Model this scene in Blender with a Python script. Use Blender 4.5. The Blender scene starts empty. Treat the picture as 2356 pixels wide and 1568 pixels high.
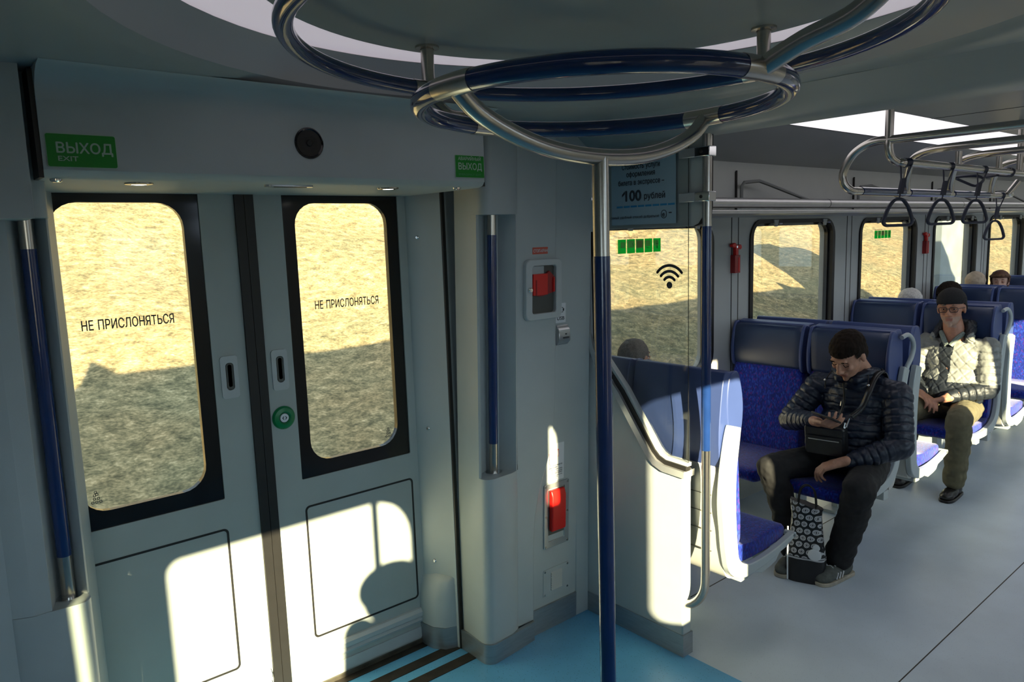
import bpy, bmesh, math, random
from mathutils import Vector, Matrix, noise
from mathutils.geometry import delaunay_2d_cdt
random.seed(7)
sc = bpy.context.scene
COL = sc.collection
V = Vector
PI = math.pi

# ---------------------------------------------------------------- camera
cd = bpy.data.cameras.new('camera'); cam = bpy.data.objects.new('camera', cd); COL.objects.link(cam)
cam.matrix_world = Matrix.Translation((0, 0, 1.85)) @ (Matrix.Rotation(-0.69743698, 4, 'Z') @ Matrix.Rotation(1.43027555, 4, 'X') @ Matrix.Rotation(-0.03299092, 4, 'Z'))
cd.sensor_width = 36; cd.sensor_fit = 'HORIZONTAL'; cd.lens = 1694.2 / 2356 * 36
cd.clip_start = 0.02; cd.clip_end = 300
sc.camera = cam

# ---------------------------------------------------------------- world, sun, exposure
w = bpy.data.worlds.new('sky'); sc.world = w; w.use_nodes = True
bg = w.node_tree.nodes['Background']
bg.inputs[0].default_value = (0.66, 0.82, 1.0, 1); bg.inputs[1].default_value = 2.3
sl = bpy.data.lights.new('sun', 'SUN'); sl.energy = 27.0; sl.angle = 0.009; sl.color = (1.0, 0.84, 0.56)
so = bpy.data.objects.new('sun', sl); COL.objects.link(so)
SD = V((0.503, 1.0, -0.353)).normalized()
Nw, Lw = w.node_tree.nodes, w.node_tree.links
tcw = Nw.new('ShaderNodeTexCoord'); dt = Nw.new('ShaderNodeVectorMath'); dt.operation = 'DOT_PRODUCT'; dt.inputs[1].default_value = (-SD.x, -SD.y, -SD.z); Lw.new(tcw.outputs['Generated'], dt.inputs[0])
mr = Nw.new('ShaderNodeMapRange'); mr.inputs['From Min'].default_value = 0.1; mr.inputs['From Max'].default_value = 1.0; Lw.new(dt.outputs['Value'], mr.inputs['Value'])
pw = Nw.new('ShaderNodeMath'); pw.operation = 'POWER'; pw.inputs[1].default_value = 1.6; Lw.new(mr.outputs[0], pw.inputs[0])
ma = Nw.new('ShaderNodeMath'); ma.operation = 'MULTIPLY_ADD'; ma.inputs[1].default_value = 3.4; ma.inputs[2].default_value = 1.1; Lw.new(pw.outputs[0], ma.inputs[0]); Lw.new(ma.outputs[0], bg.inputs[1])   # the hazy sky is brighter on the sun's side
so.rotation_euler = SD.to_track_quat('-Z', 'Y').to_euler(); so.location = (-1, -8, 5)
sc.view_settings.view_transform = 'Standard'; sc.view_settings.look = 'None'
sc.view_settings.exposure = 0.0; sc.view_settings.gamma = 1.0
sc.view_settings.use_curve_mapping = False
sc.cycles.use_denoising = True
sc.cycles.max_bounces = 10; sc.cycles.diffuse_bounces = 5; sc.cycles.glossy_bounces = 4
sc.cycles.transparent_max_bounces = 16; sc.cycles.transmission_bounces = 6
sc.cycles.caustics_reflective = False; sc.cycles.caustics_refractive = False
sc.cycles.sample_clamp_indirect = 6.0

# ---------------------------------------------------------------- materials
MATS = {}
def mat(name, col, rough=0.5, metal=0.0, var=0.0, scale=20.0, bump=0.0, bscale=200.0, coat=0.0, emit=None, estr=0.0, stretch=None, spec=0.5, speck=None):
    if name in MATS: return MATS[name]
    m = bpy.data.materials.new(name); m.use_nodes = True; nt = m.node_tree; N = nt.nodes; L = nt.links
    b = N['Principled BSDF']
    b.inputs['Base Color'].default_value = (*col, 1); b.inputs['Roughness'].default_value = rough
    b.inputs['Metallic'].default_value = metal; b.inputs['Coat Weight'].default_value = coat
    b.inputs['Specular IOR Level'].default_value = spec
    tc = N.new('ShaderNodeTexCoord'); src = tc.outputs['Object']
    if stretch:
        mp = N.new('ShaderNodeMapping'); mp.inputs['Scale'].default_value = stretch; L.new(src, mp.inputs[0]); src = mp.outputs[0]
    n = N.new('ShaderNodeTexNoise'); n.inputs['Scale'].default_value = scale; n.inputs['Detail'].default_value = 5
    L.new(src, n.inputs['Vector'])
    r = N.new('ShaderNodeValToRGB'); v = var
    r.color_ramp.elements[0].position = 0.3; r.color_ramp.elements[1].position = 0.7
    r.color_ramp.elements[0].color = (*[max(0, c * (1 - v)) for c in col], 1)
    r.color_ramp.elements[1].color = (*[min(1, c * (1 + v)) for c in col], 1)
    L.new(n.outputs[0], r.inputs[0]); out = r.outputs[0]
    if speck:
        vo = N.new('ShaderNodeTexVoronoi'); vo.inputs['Scale'].default_value = speck[1]; L.new(src, vo.inputs['Vector'])
        lt = N.new('ShaderNodeMath'); lt.operation = 'LESS_THAN'; lt.inputs[1].default_value = speck[2]; L.new(vo.outputs['Distance'], lt.inputs[0])
        mx = N.new('ShaderNodeMixRGB'); mx.inputs[2].default_value = (*speck[0], 1); L.new(lt.outputs[0], mx.inputs[0]); L.new(out, mx.inputs[1]); out = mx.outputs[0]
    L.new(out, b.inputs['Base Color'])
    if bump:
        nb = N.new('ShaderNodeTexNoise'); nb.inputs['Scale'].default_value = bscale; L.new(src, nb.inputs['Vector'])
        bp = N.new('ShaderNodeBump'); bp.inputs['Strength'].default_value = bump; bp.inputs['Distance'].default_value = 0.002
        L.new(nb.outputs[0], bp.inputs['Height']); L.new(bp.outputs[0], b.inputs['Normal'])
    if emit:
        b.inputs['Emission Color'].default_value = (*emit, 1); b.inputs['Emission Strength'].default_value = estr
    MATS[name] = m; return m

WALL = mat('grey_panel', (0.46, 0.50, 0.50), 0.45, var=0.03, scale=6, bump=0.15, bscale=900)
WALLD = mat('grey_panel_saloon', (0.46, 0.48, 0.47), 0.5, var=0.03, scale=6)
DOORM = mat('door_grey_paint', (0.42, 0.46, 0.44), 0.42, var=0.03, scale=5, bump=0.1, bscale=900)
CEIL = mat('ceiling_grey_panel', (0.32, 0.35, 0.35), 0.35, var=0.02, scale=4)
COVE = mat('cove_grey_panel', (0.30, 0.31, 0.31), 0.3, var=0.03, scale=3)
BLACK = mat('black_rubber', (0.012, 0.011, 0.010), 0.5, var=0.1)
BLACKG = mat('black_gloss_frame', (0.010, 0.009, 0.010), 0.12)
STEEL = mat('brushed_steel', (0.52, 0.49, 0.45), 0.26, 1.0, var=0.06, scale=40, stretch=(1, 1, 30))
CHROME = mat('polished_chrome', (0.75, 0.75, 0.75), 0.1, 1.0)
KICK = mat('kick_plate_steel', (0.36, 0.39, 0.41), 0.4, 0.75, var=0.10, scale=12, stretch=(1, 1, 8))
BLUEC = mat('navy_gloss_coating', (0.010, 0.034, 0.14), 0.16, coat=0.6, var=0.1)
FLB = mat('blue_linoleum', (0.13, 0.44, 0.74), 0.36, var=0.12, scale=3, speck=((0.03, 0.12, 0.26), 90, 0.13))
FLG = mat('grey_linoleum', (0.56, 0.65, 0.74), 0.36, var=0.08, scale=3, speck=((0.36, 0.43, 0.52), 110, 0.13))
DIRT = mat('worn_black_grip', (0.028, 0.022, 0.016), 0.6, var=0.5, scale=15)
SILL = mat('worn_sill_metal', (0.20, 0.18, 0.14), 0.4, 0.8, var=0.3, scale=12)
GREEN = mat('sign_green', (0.0, 0.24, 0.012), 0.35)
GREENR = mat('green_button_ring', (0.0, 0.20, 0.06), 0.3)
WHITE = mat('white_print', (0.72, 0.74, 0.74), 0.5)
GREYP = mat('pale_print', (0.40, 0.55, 0.42), 0.5)
PAPER = mat('poster_paper', (0.30, 0.42, 0.50), 0.5)
STICK = mat('white_sticker', (0.78, 0.80, 0.82), 0.45)
DARKP = mat('dark_print', (0.03, 0.035, 0.045), 0.5)
BLUEP = mat('blue_print', (0.03, 0.25, 0.50), 0.5)
RED = mat('red_plastic', (0.72, 0.012, 0.008), 0.35)
REDP = mat('red_print', (0.60, 0.10, 0.06), 0.5)
REDD = mat('dark_red_plastic', (0.32, 0.015, 0.015), 0.4)
FROST = mat('frosted_diffuser', (0.6, 0.6, 0.6), 0.5, emit=(0.92, 0.82, 0.92), estr=0.40)
FROST2 = mat('lit_diffuser', (0.8, 0.8, 0.8), 0.5, emit=(1.0, 0.95, 0.98), estr=1.0)
LAMP = mat('lamp_lens', (0.9, 0.9, 0.9), 0.5, emit=(1.0, 0.96, 0.88), estr=12.0)
TEXT = mat('text_grey', (0.09, 0.09, 0.08), 0.6)
LIGHTF = mat('light_grey_moulding', (0.52, 0.55, 0.55), 0.35, var=0.02)
SILVER = mat('silver_plastic', (0.55, 0.56, 0.57), 0.25, 0.7)

def glass_mat(name, tint, refl):
    m = bpy.data.materials.new(name); m.use_nodes = True; nt = m.node_tree; N = nt.nodes; L = nt.links
    N.remove(N['Principled BSDF']); t = N.new('ShaderNodeBsdfTransparent'); t.inputs[0].default_value = (*tint, 1)
    g = N.new('ShaderNodeBsdfGlossy'); g.inputs['Roughness'].default_value = 0.01
    fr = N.new('ShaderNodeFresnel'); fr.inputs[0].default_value = 1.45
    mu = N.new('ShaderNodeMath'); mu.operation = 'MULTIPLY'; mu.inputs[1].default_value = refl; L.new(fr.outputs[0], mu.inputs[0])
    x = N.new('ShaderNodeMixShader'); L.new(mu.outputs[0], x.inputs[0]); L.new(t.outputs[0], x.inputs[1]); L.new(g.outputs[0], x.inputs[2])
    L.new(x.outputs[0], N['Material Output'].inputs[0]); return m
GLASS = glass_mat('window_glass', (0.96, 0.98, 0.95), 0.4)
CLEAR = glass_mat('clear_screen_glass', (0.96, 0.97, 0.96), 0.45)

# ---------------------------------------------------------------- mesh builder
LOC = {}
def rr(x0, x1, z0, z1, r, n=6):
    """rounded rectangle, counter-clockwise, starting at the lower right corner arc"""
    out = []
    for cx, cz, a0 in ((x1 - r, z0 + r, -PI / 2), (x1 - r, z1 - r, 0), (x0 + r, z1 - r, PI / 2), (x0 + r, z0 + r, PI)):
        for i in range(n + 1):
            a = a0 + PI / 2 * i / n; out.append((cx + r * math.cos(a), cz + r * math.sin(a)))
    return out
def rr4(x0, x1, z0, z1, R, n=6):
    out = []
    for cx, cz, a0, r in ((x1 - R[0], z0 + R[0], -PI / 2, R[0]), (x1 - R[1], z1 - R[1], 0, R[1]), (x0 + R[2], z1 - R[2], PI / 2, R[2]), (x0 + R[3], z0 + R[3], PI, R[3])):
        for i in range(n + 1):
            a = a0 + PI / 2 * i / n; out.append((cx + r * math.cos(a), cz + r * math.sin(a)))
    return out
def arc(cx, cy, r, a0, a1, n=8):
    return [(cx + r * math.cos(math.radians(a0 + (a1 - a0) * i / n)), cy + r * math.sin(math.radians(a0 + (a1 - a0) * i / n))) for i in range(n + 1)]
def smooth_path(pts, n=6, closed=False):
    P = [V(p) for p in pts]; out = []; m = len(P)
    rng = range(m) if closed else range(m - 1)
    for i in rng:
        if closed: p0, p1, p2, p3 = P[(i - 1) % m], P[i], P[(i + 1) % m], P[(i + 2) % m]
        else: p0, p1, p2, p3 = P[max(i - 1, 0)], P[i], P[i + 1], P[min(i + 2, m - 1)]
        for k in range(n):
            t = k / n
            out.append(0.5 * ((2 * p1) + (p2 - p0) * t + (2 * p0 - 5 * p1 + 4 * p2 - p3) * t * t + (3 * p1 - p0 - 3 * p2 + p3) * t ** 3))
    if not closed: out.append(P[-1])
    return out
class M:
    def __init__(s): s.v = []; s.f = []; s.m = []; s.mats = []
    def mi(s, m):
        if m not in s.mats: s.mats.append(m)
        return s.mats.index(m)
    def add(s, vs, fs, m):
        o = len(s.v); s.v += [tuple(v) for v in vs]; k = s.mi(m)
        for f in fs: s.f.append([i + o for i in f]); s.m.append(k)
    def box(s, x0, x1, y0, y1, z0, z1, m):
        vs = [(x, y, z) for x in (x0, x1) for y in (y0, y1) for z in (z0, z1)]
        s.add(vs, [(0, 1, 3, 2), (4, 6, 7, 5), (0, 4, 5, 1), (2, 3, 7, 6), (0, 2, 6, 4), (1, 5, 7, 3)], m)
    def prism(s, poly, ax, c0, c1, m, caps=True):
        """poly in the plane across axis ax: X -> (y,z), Y -> (x,z), Z -> (x,y)"""
        def p(a, b, c): return {'X': (c, a, b), 'Y': (a, c, b), 'Z': (a, b, c)}[ax]
        n = len(poly); vs = [p(a, b, c0) for a, b in poly] + [p(a, b, c1) for a, b in poly]
        fs = [(i, (i + 1) % n, n + (i + 1) % n, n + i) for i in range(n)]
        if caps: fs += [tuple(range(n))[::-1], tuple(range(n, 2 * n))]
        s.add(vs, fs, m)
    def sheet(s, poly, ax, c0, c1, m):
        """open profile extruded: a strip of quads"""
        def p(a, b, c): return {'X': (c, a, b), 'Y': (a, c, b), 'Z': (a, b, c)}[ax]
        n = len(poly); s.add([p(a, b, c0) for a, b in poly] + [p(a, b, c1) for a, b in poly], [(i, i + 1, n + i + 1, n + i) for i in range(n - 1)], m)
    def ring(s, A, B, ax, c0, c1, m):
        """frame between two loops of equal count, with depth"""
        def p(a, b, c): return {'X': (c, a, b), 'Y': (a, c, b), 'Z': (a, b, c)}[ax]
        n = len(A); vs = [p(*q, c0) for q in A] + [p(*q, c0) for q in B] + [p(*q, c1) for q in A] + [p(*q, c1) for q in B]; fs = []
        for i in range(n):
            j = (i + 1) % n
            fs += [(i, j, n + j, n + i), (2 * n + i, 3 * n + i, 3 * n + j, 2 * n + j), (i, 2 * n + i, 2 * n + j, j), (n + i, n + j, 3 * n + j, 3 * n + i)]
        s.add(vs, fs, m)
    def tube(s, path, r, m, n=14, closed=False, caps=True):
        P = [V(p) for p in path]; k = len(P); vs = []
        R = r if isinstance(r, (list, tuple)) else [r] * k
        t0 = (P[1] - P[0]).normalized(); u = t0.orthogonal().normalized()
        for i in range(k):
            if closed: t = (P[(i + 1) % k] - P[i - 1]).normalized()
            else: t = (P[min(i + 1, k - 1)] - P[max(i - 1, 0)]).normalized()
            u = (u - t * u.dot(t)).normalized(); b = t.cross(u)
            for j in range(n):
                a = 2 * PI * j / n; vs.append(P[i] + (u * math.cos(a) + b * math.sin(a)) * R[i])
        fs = []
        for i in range(k if closed else k - 1):
            for j in range(n):
                a = i * n; b2 = ((i + 1) % k) * n; fs.append((a + j, a + (j + 1) % n, b2 + (j + 1) % n, b2 + j))
        if caps and not closed: fs += [tuple(range(n))[::-1], tuple(range((k - 1) * n, k * n))]
        s.add(vs, fs, m)
    def cyl(s, p0, p1, r, m, n=20): s.tube([p0, p1], r, m, n)
    def lathe(s, prof, c, m, ax='Z', n=48, a0=0, a1=2 * PI):
        full = abs(a1 - a0 - 2 * PI) < 1e-6; k = n if full else n + 1; vs = []
        for i in range(k):
            a = a0 + (a1 - a0) * i / n; ca, sa = math.cos(a), math.sin(a)
            for r, h in prof:
                p = {'Z': (r * ca, r * sa, h), 'Y': (r * ca, h, r * sa), 'X': (h, r * ca, r * sa)}[ax]
                vs.append((p[0] + c[0], p[1] + c[1], p[2] + c[2]))
        q = len(prof); fs = []
        for i in range(n):
            for j in range(q - 1): a = i * q + j; b = ((i + 1) % k) * q + j; fs.append((a, b, b + 1, a + 1))
        s.add(vs, fs, m)
    def ball(s, c, r, m, n=12, sc3=(1, 1, 1)):
        prof = [(math.sin(PI * i / n) * 1.0, -math.cos(PI * i / n)) for i in range(n + 1)]
        t = M(); t.lathe([(a * r, b * r) for a, b in prof], (0, 0, 0), m, n=n * 2)
        s.add([(v[0] * sc3[0] + c[0], v[1] * sc3[1] + c[1], v[2] * sc3[2] + c[2]) for v in t.v], t.f, m)
    def text(s, body, size, o, ux, uy, m, width=None, align='L', depth=0.0008, lsp=1.0, bold=0.02):
        c = bpy.data.curves.new('t', 'FONT'); c.body = body; c.size = 1.0; c.resolution_u = 3; c.fill_mode = 'NONE'; c.space_word = 1.3
        c.align_x = {'L': 'LEFT', 'C': 'CENTER'}[align]
        ob = bpy.data.objects.new('t', c); COL.objects.link(ob); bpy.context.view_layer.update()
        me = bpy.data.meshes.new_from_object(ob.evaluated_get(bpy.context.evaluated_depsgraph_get()))
        P = [V((v.co.x, v.co.y)) for v in me.vertices]; nb = {}
        for e in me.edges: a, b = e.vertices; nb.setdefault(a, []).append(b); nb.setdefault(b, []).append(a)
        seen = set(); loops = []
        for i0 in range(len(P)):
            if i0 in seen or i0 not in nb: continue
            L = [i0]; seen.add(i0); cur = i0
            while True:
                q = [k for k in nb[cur] if k not in seen]
                if not q: break
                cur = cur + 1 if cur + 1 in q else q[0]; L.append(cur); seen.add(cur)
            loops.append(L)
        groups = []
        for L in sorted(loops, key=lambda l: min(P[i].x for i in l)):
            lo, hi = min(P[i].x for i in L), max(P[i].x for i in L)
            if groups and lo < groups[-1][1]: groups[-1][0].append(L); groups[-1][1] = max(hi, groups[-1][1])
            else: groups.append([[L], hi])
        W = max(p.x for p in P) - min(p.x for p in P); sx = size if width is None else width / W
        ux = V(ux); uy = V(uy); nn = ux.cross(uy); o = V(o); bb = bold * size
        for G, _ in groups:
            ids = [i for L in G for i in L]; mp = {i: k for k, i in enumerate(ids)}; pts = [P[i] for i in ids]
            ed = [(mp[l[i]], mp[l[(i + 1) % len(l)]]) for l in G for i in range(len(l))]
            r = delaunay_2d_cdt(pts, ed, [], 0, 1e-6); ov = r[0]; keep = []
            for f in r[2]:
                p = (ov[f[0]] + ov[f[1]] + ov[f[2]]) / 3; w_ = 0
                for i, j in ed:
                    a, b = pts[i], pts[j]; cr = (b.x - a.x) * (p.y - a.y) - (p.x - a.x) * (b.y - a.y)
                    if a.y <= p.y < b.y and cr > 0: w_ += 1
                    elif b.y <= p.y < a.y and cr < 0: w_ -= 1
                if w_: keep.append(tuple(f))
            for k, (da, db) in enumerate(((0, 0), (bb, 0), (-bb, 0), (0, bb), (0, -bb)) if bold else ((0, 0),)):       # thickened strokes
                s.add([o + ux * (v.x * sx + da) + uy * (v.y * size + db) + nn * (depth + k * .00004) for v in ov], keep, m)
        bpy.data.objects.remove(ob); bpy.data.curves.remove(c); bpy.data.meshes.remove(me)
    def build(s, name, parent=None, bevel=0, seg=2, label=None, kind=None, sub=0, ang=35, base=None, solid=0, smooth=True, weld=True):
        me = bpy.data.meshes.new(name); b = V(LOC.get(parent.name, (0, 0, 0))) if parent else V((0, 0, 0))
        me.from_pydata([tuple(V(v) - b) for v in s.v], [], s.f)
        for m in s.mats: me.materials.append(m)
        for p, k in zip(me.polygons, s.m): p.material_index = k
        bm = bmesh.new(); bm.from_mesh(me)
        (bmesh.ops.remove_doubles(bm, verts=bm.verts, dist=1e-6), bmesh.ops.recalc_face_normals(bm, faces=bm.faces)) if weld else None; bm.to_mesh(me); bm.free()
        me.update()
        if smooth:
            me.shade_smooth(); me.set_sharp_from_angle(angle=math.radians(ang))
        o = bpy.data.objects.new(name, me); COL.objects.link(o)
        if parent: o.parent = parent; LOC[o.name] = tuple(b)
        if solid: md = o.modifiers.new('solid', 'SOLIDIFY'); md.thickness = solid; md.offset = 0
        if bevel: md = o.modifiers.new('bevel', 'BEVEL'); md.width = bevel; md.segments = seg; md.limit_method = 'ANGLE'; md.angle_limit = math.radians(40)
        if sub: md = o.modifiers.new('sub', 'SUBSURF'); md.levels = sub; md.render_levels = sub
        if label: o['label'] = label
        if kind: o['kind'] = kind
        return o
def thing(name, label, cat, loc=(0, 0, 0), group=None):
    o = bpy.data.objects.new(name, None); COL.objects.link(o); o.location = loc; o.empty_display_size = 0.1
    o['label'] = label; o['category'] = cat
    if group: o['group'] = group
    LOC[o.name] = tuple(loc); return o
def tag(o, label, cat, group=None):
    o['label'] = label; o['category'] = cat
    if group: o['group'] = group
    return o
def copy_tree(o, parent=None):
    c = o.copy(); COL.objects.link(c)
    if parent: c.parent = parent
    for ch in list(o.children): copy_tree(ch, c)
    return c
def holed(m, x0, x1, z0, z1, hole, ax, c, mt):
    """wall rectangle at depth c with a rounded hole (loop from rr)"""
    def p(a, b): return {'X': (c, a, b), 'Y': (a, c, b)}[ax]
    n = len(hole); q = n // 4; C4 = [(x1, z0), (x1, z1), (x0, z1), (x0, z0)]
    vs = [p(*h) for h in hole] + [p(*k) for k in C4]; fs = []
    for k in range(4):
        for i in range(q - 1): fs.append((k * q + i, k * q + i + 1, n + k))
        j = ((k + 1) % 4) * q; fs.append((k * q + q - 1, j, n + (k + 1) % 4, n + k))
    m.add(vs, fs, mt)
XP, YP, ZP = V((1, 0, 0)), V((0, 1, 0)), V((0, 0, 1))
XN, YN = -XP, -YP
# ================================================================ SETTING
VX0, VX1, XE, YR, YW, YO = -1.6, 2.50, 13.0, -0.456, 2.75, 2.87
CX, CY = 1.233, 1.147          # centre of the ring rail and ceiling rosette
m = M(); m.box(VX0, VX1, YR - .1, 2.79, -0.06, 0.0, FLB); floor_v = m.build('floor', kind='structure')
m = M(); m.box(VX1, XE, YR - .1, 2.79, -0.06, 0.0, FLG); m.box(2.5, XE, 2.15, 2.156, 0, .0006, DIRT); m.box(2.5, XE, 1.14, 1.145, 0, .0006, DIRT)
m.build('floor', kind='structure')
m = M()
for y0, y1 in ((2.703, 2.752), (2.58, 2.636), (2.467, 2.524)): m.box(.34, 1.80, y0, y1, 0, .003, DIRT)
m.build('trim_1', kind='structure', label='worn black grip strips across the blue floor at the door sill')
m = M(); m.box(.34, 1.74, 2.756, 2.80, 0, .012, SILL); m.box(.34, 1.74, 2.74, 2.757, 0, .02, SILL); m.build('trim_2', kind='structure', label='worn metal door sill')

# roof and outer shell
m = M(); sh = [(2.90, -.4), (2.92, 2.2), (2.85, 2.55), (2.5, 2.80), (1.9, 3.0), (1.147, 3.05), (.4, 3.0), (-.2, 2.80), (-.56, 2.55), (-.62, 2.2), (-.60, -.4)]
shi = [(2.88, -.4), (2.89, 2.2), (2.82, 2.53), (2.48, 2.76), (1.9, 2.96), (1.147, 3.01), (.4, 2.96), (-.18, 2.76), (-.54, 2.53), (-.60, 2.2), (-.58, -.4)]
top = sh[1:10]; topi = shi[1:10]
m.prism(top + topi[::-1], 'X', VX0 - .1, XE + .1, WALLD); m.build('roof', kind='structure')
# vestibule ceiling with round opening
m = M(); n = 64; RO = 1.01
sq = []
x0, x1, y0, y1 = VX0, 2.36, YR, 2.36
cz = 2.305
outer = []
for i in range(n):
    a = 2 * PI * i / n; c, s_ = math.cos(a), math.sin(a)
    t = min([(x1 - CX) / c if c > 1e-9 else 1e9, (x0 - CX) / c if c < -1e-9 else 1e9, (y1 - CY) / s_ if s_ > 1e-9 else 1e9, (y0 - CY) / s_ if s_ < -1e-9 else 1e9])
    outer.append((CX + c * t, CY + s_ * t, cz))
prof = [(RO + .07, cz), (RO + .04, cz + .004), (RO + .01, cz + .02), (RO, cz + .05), (RO - .02, cz + .09), (RO - .045, cz + .115)]
vs = list(outer)
for r, h in prof: vs += [(CX + r * math.cos(2 * PI * i / n), CY + r * math.sin(2 * PI * i / n), h) for i in range(n)]
fs = []
for k in range(len(prof)):
    for i in range(n): j = (i + 1) % n; fs.append((k * n + i, k * n + j, (k + 1) * n + j, (k + 1) * n + i))
m.add(vs, fs, CEIL)
for k, (ax_, ay_) in enumerate(((x1, y1), (x0, y1), (x0, y0), (x1, y0))):      # the four corners the fan leaves open
    cand = [i for i in range(n)]
    a = math.atan2(ay_ - CY, ax_ - CX) % (2 * PI); i = int(a / (2 * PI) * n); j = (i + 1) % n
    m.add([outer[i], outer[j], (ax_, ay_, cz)], [(0, 1, 2)], CEIL)
m.build('ceiling', kind='structure', ang=30)
# luminous ring + central disc
t = thing('ceiling_light', 'round ceiling light with a pale glowing ring around a grey disc, over the vestibule', 'ceiling light', (CX, CY, 2.42))
m = M(); m.lathe([(.64, 2.424), (.975, 2.424)], (CX, CY, 0), FROST, n=96); m.build('diffuser_ring', t, label='glowing pinkish white ring')
m = M(); m.lathe([(0, 2.388), (.70, 2.388), (.735, 2.391), (.742, 2.398), (.735, 2.41), (0, 2.41)], (CX, CY, 0), CEIL, n=96); m.build('disc', t, label='flat grey disc in the middle')
# beam over the saloon entrance
m = M(); m.prism([(2.30, 2.305), (2.36, 2.275), (2.42, 2.235), (2.46, 2.222), (2.57, 2.222), (2.57, 2.45), (2.30, 2.45)], 'Y', YR, 2.40, CEIL)
m.build('trim_3', kind='structure', label='grey ceiling beam between vestibule and saloon')
# saloon ceiling
def wl(y): return 2.294 - y                     # mirror to the right-hand side
cs = [(2.75, 1.925), (2.72, 1.94), (2.70, 1.955), (2.70, 2.206), (2.665, 2.262)]
m = M(); m.sheet(cs, 'X', 2.5, XE, WALLD); m.sheet([(wl(a), b) for a, b in cs], 'X', 2.5, XE, WALLD)
for a in (4.14, 5.72, 7.22, 8.72, 10.2): m.box(a - .004, a + .004, 2.686, 2.702, 1.955, 2.215, BLACK)
m.build('wall_upper', kind='structure')
m = M()
cv = [(2.665, 2.262), (2.6, 2.287), (2.5, 2.334), (2.39, 2.385), (2.28, 2.43)]
m.sheet(cv, 'X', 2.5, XE, COVE); m.sheet([(wl(a), b) for a, b in cv], 'X', 2.5, XE, COVE)
m.box(2.5, XE, wl(1.735), 1.735, 2.432, 2.45, CEIL); m.box(2.5, XE, 1.73, 2.3, 2.45, 2.46, CEIL); m.box(2.5, XE, wl(2.3), wl(1.73), 2.45, 2.46, CEIL)
for a in (4.6, 6.6, 8.6, 10.6): m.box(a - .004, a + .004, wl(1.735), 1.735, 2.4305, 2.434, BLACK)
m.build('ceiling', kind='structure')
for k, (ya, yb) in enumerate(((1.735, 2.28), (wl(2.28), wl(1.735)))):
    m = M(); m.box(2.58, XE - .4, ya, yb, 2.434, 2.436, FROST2)
    o = m.build('light_strip'); tag(o, ['long bright ceiling light strip above the window seats, behind the steel grab frame', 'long ceiling light strip on the side of the aisle away from the hillside windows'][k], 'ceiling light')
# end walls, right wall
m = M(); m.box(VX0 - .05, VX0, YR - .1, 2.87, 0, 2.9, WALL); m.build('wall_back', kind='structure')
m = M(); m.box(XE, XE + .05, YR - .1, 2.87, 0, 2.9, WALLD); m.build('wall_front', kind='structure')
RW = [(-1.135, -1.10, 1.1, 1.865), (-.98, .050, .98, 1.865), (.405, .815, .968, 2.006), (1.205, 1.636, .968, 2.006), (2.05, 2.27, .98, 1.865), (3.46, 3.95, .985, 1.865), (4.27, 4.60, .985, 1.865), (4.98, 5.49, .985, 1.865), (6.01, 7.01, .985, 1.865), (7.49, 8.50, .985, 1.865), (8.96, 10.0, .985, 1.865), (10.45, 11.5, .985, 1.865)]  # unseen openings; several placed and narrowed to shape the sun patches inside
xs = [VX0, -1.03, .3, 1.03, 1.85, 2.6, 4.03, 4.8, 5.75, 7.25, 8.73, 10.22, XE]
m = M(); g = []
for k, (a, b, c, d) in enumerate(RW):
    h = rr4(a, b, c, d, (.085, .20, .05, .085)) if k == 1 else rr(a, b, c, d, {0: .015, 4: .05}.get(k, .085))
    for yy in (YR, YR - .03): holed(m, xs[k], xs[k + 1], 0, 2.30 if k < 4 else 1.95, h, 'Y', yy, WALL if k < 4 else WALLD)
    m.sheet(h + h[:1], 'Y', YR, YR - .03, BLACKG)
m.box(VX0, XE, YR - .1, YR, 1.95, 2.9, WALL) if False else None
m.box(VX0, XE, YR - .12, YR - .0, 2.31, 2.9, WALLD); m.box(2.4, XE, YR - .05, YR - .03, 1.94, 2.9, WALLD)
m.build('wall_right', kind='structure', smooth=False)
for k, (a, b, c, d) in enumerate(RW):
    m = M(); m.prism(rr(a, b, c, d, .05), 'Y', YR - .02, YR - .014, GLASS); m.build('window_%d' % (k + 11), kind='structure')
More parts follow.
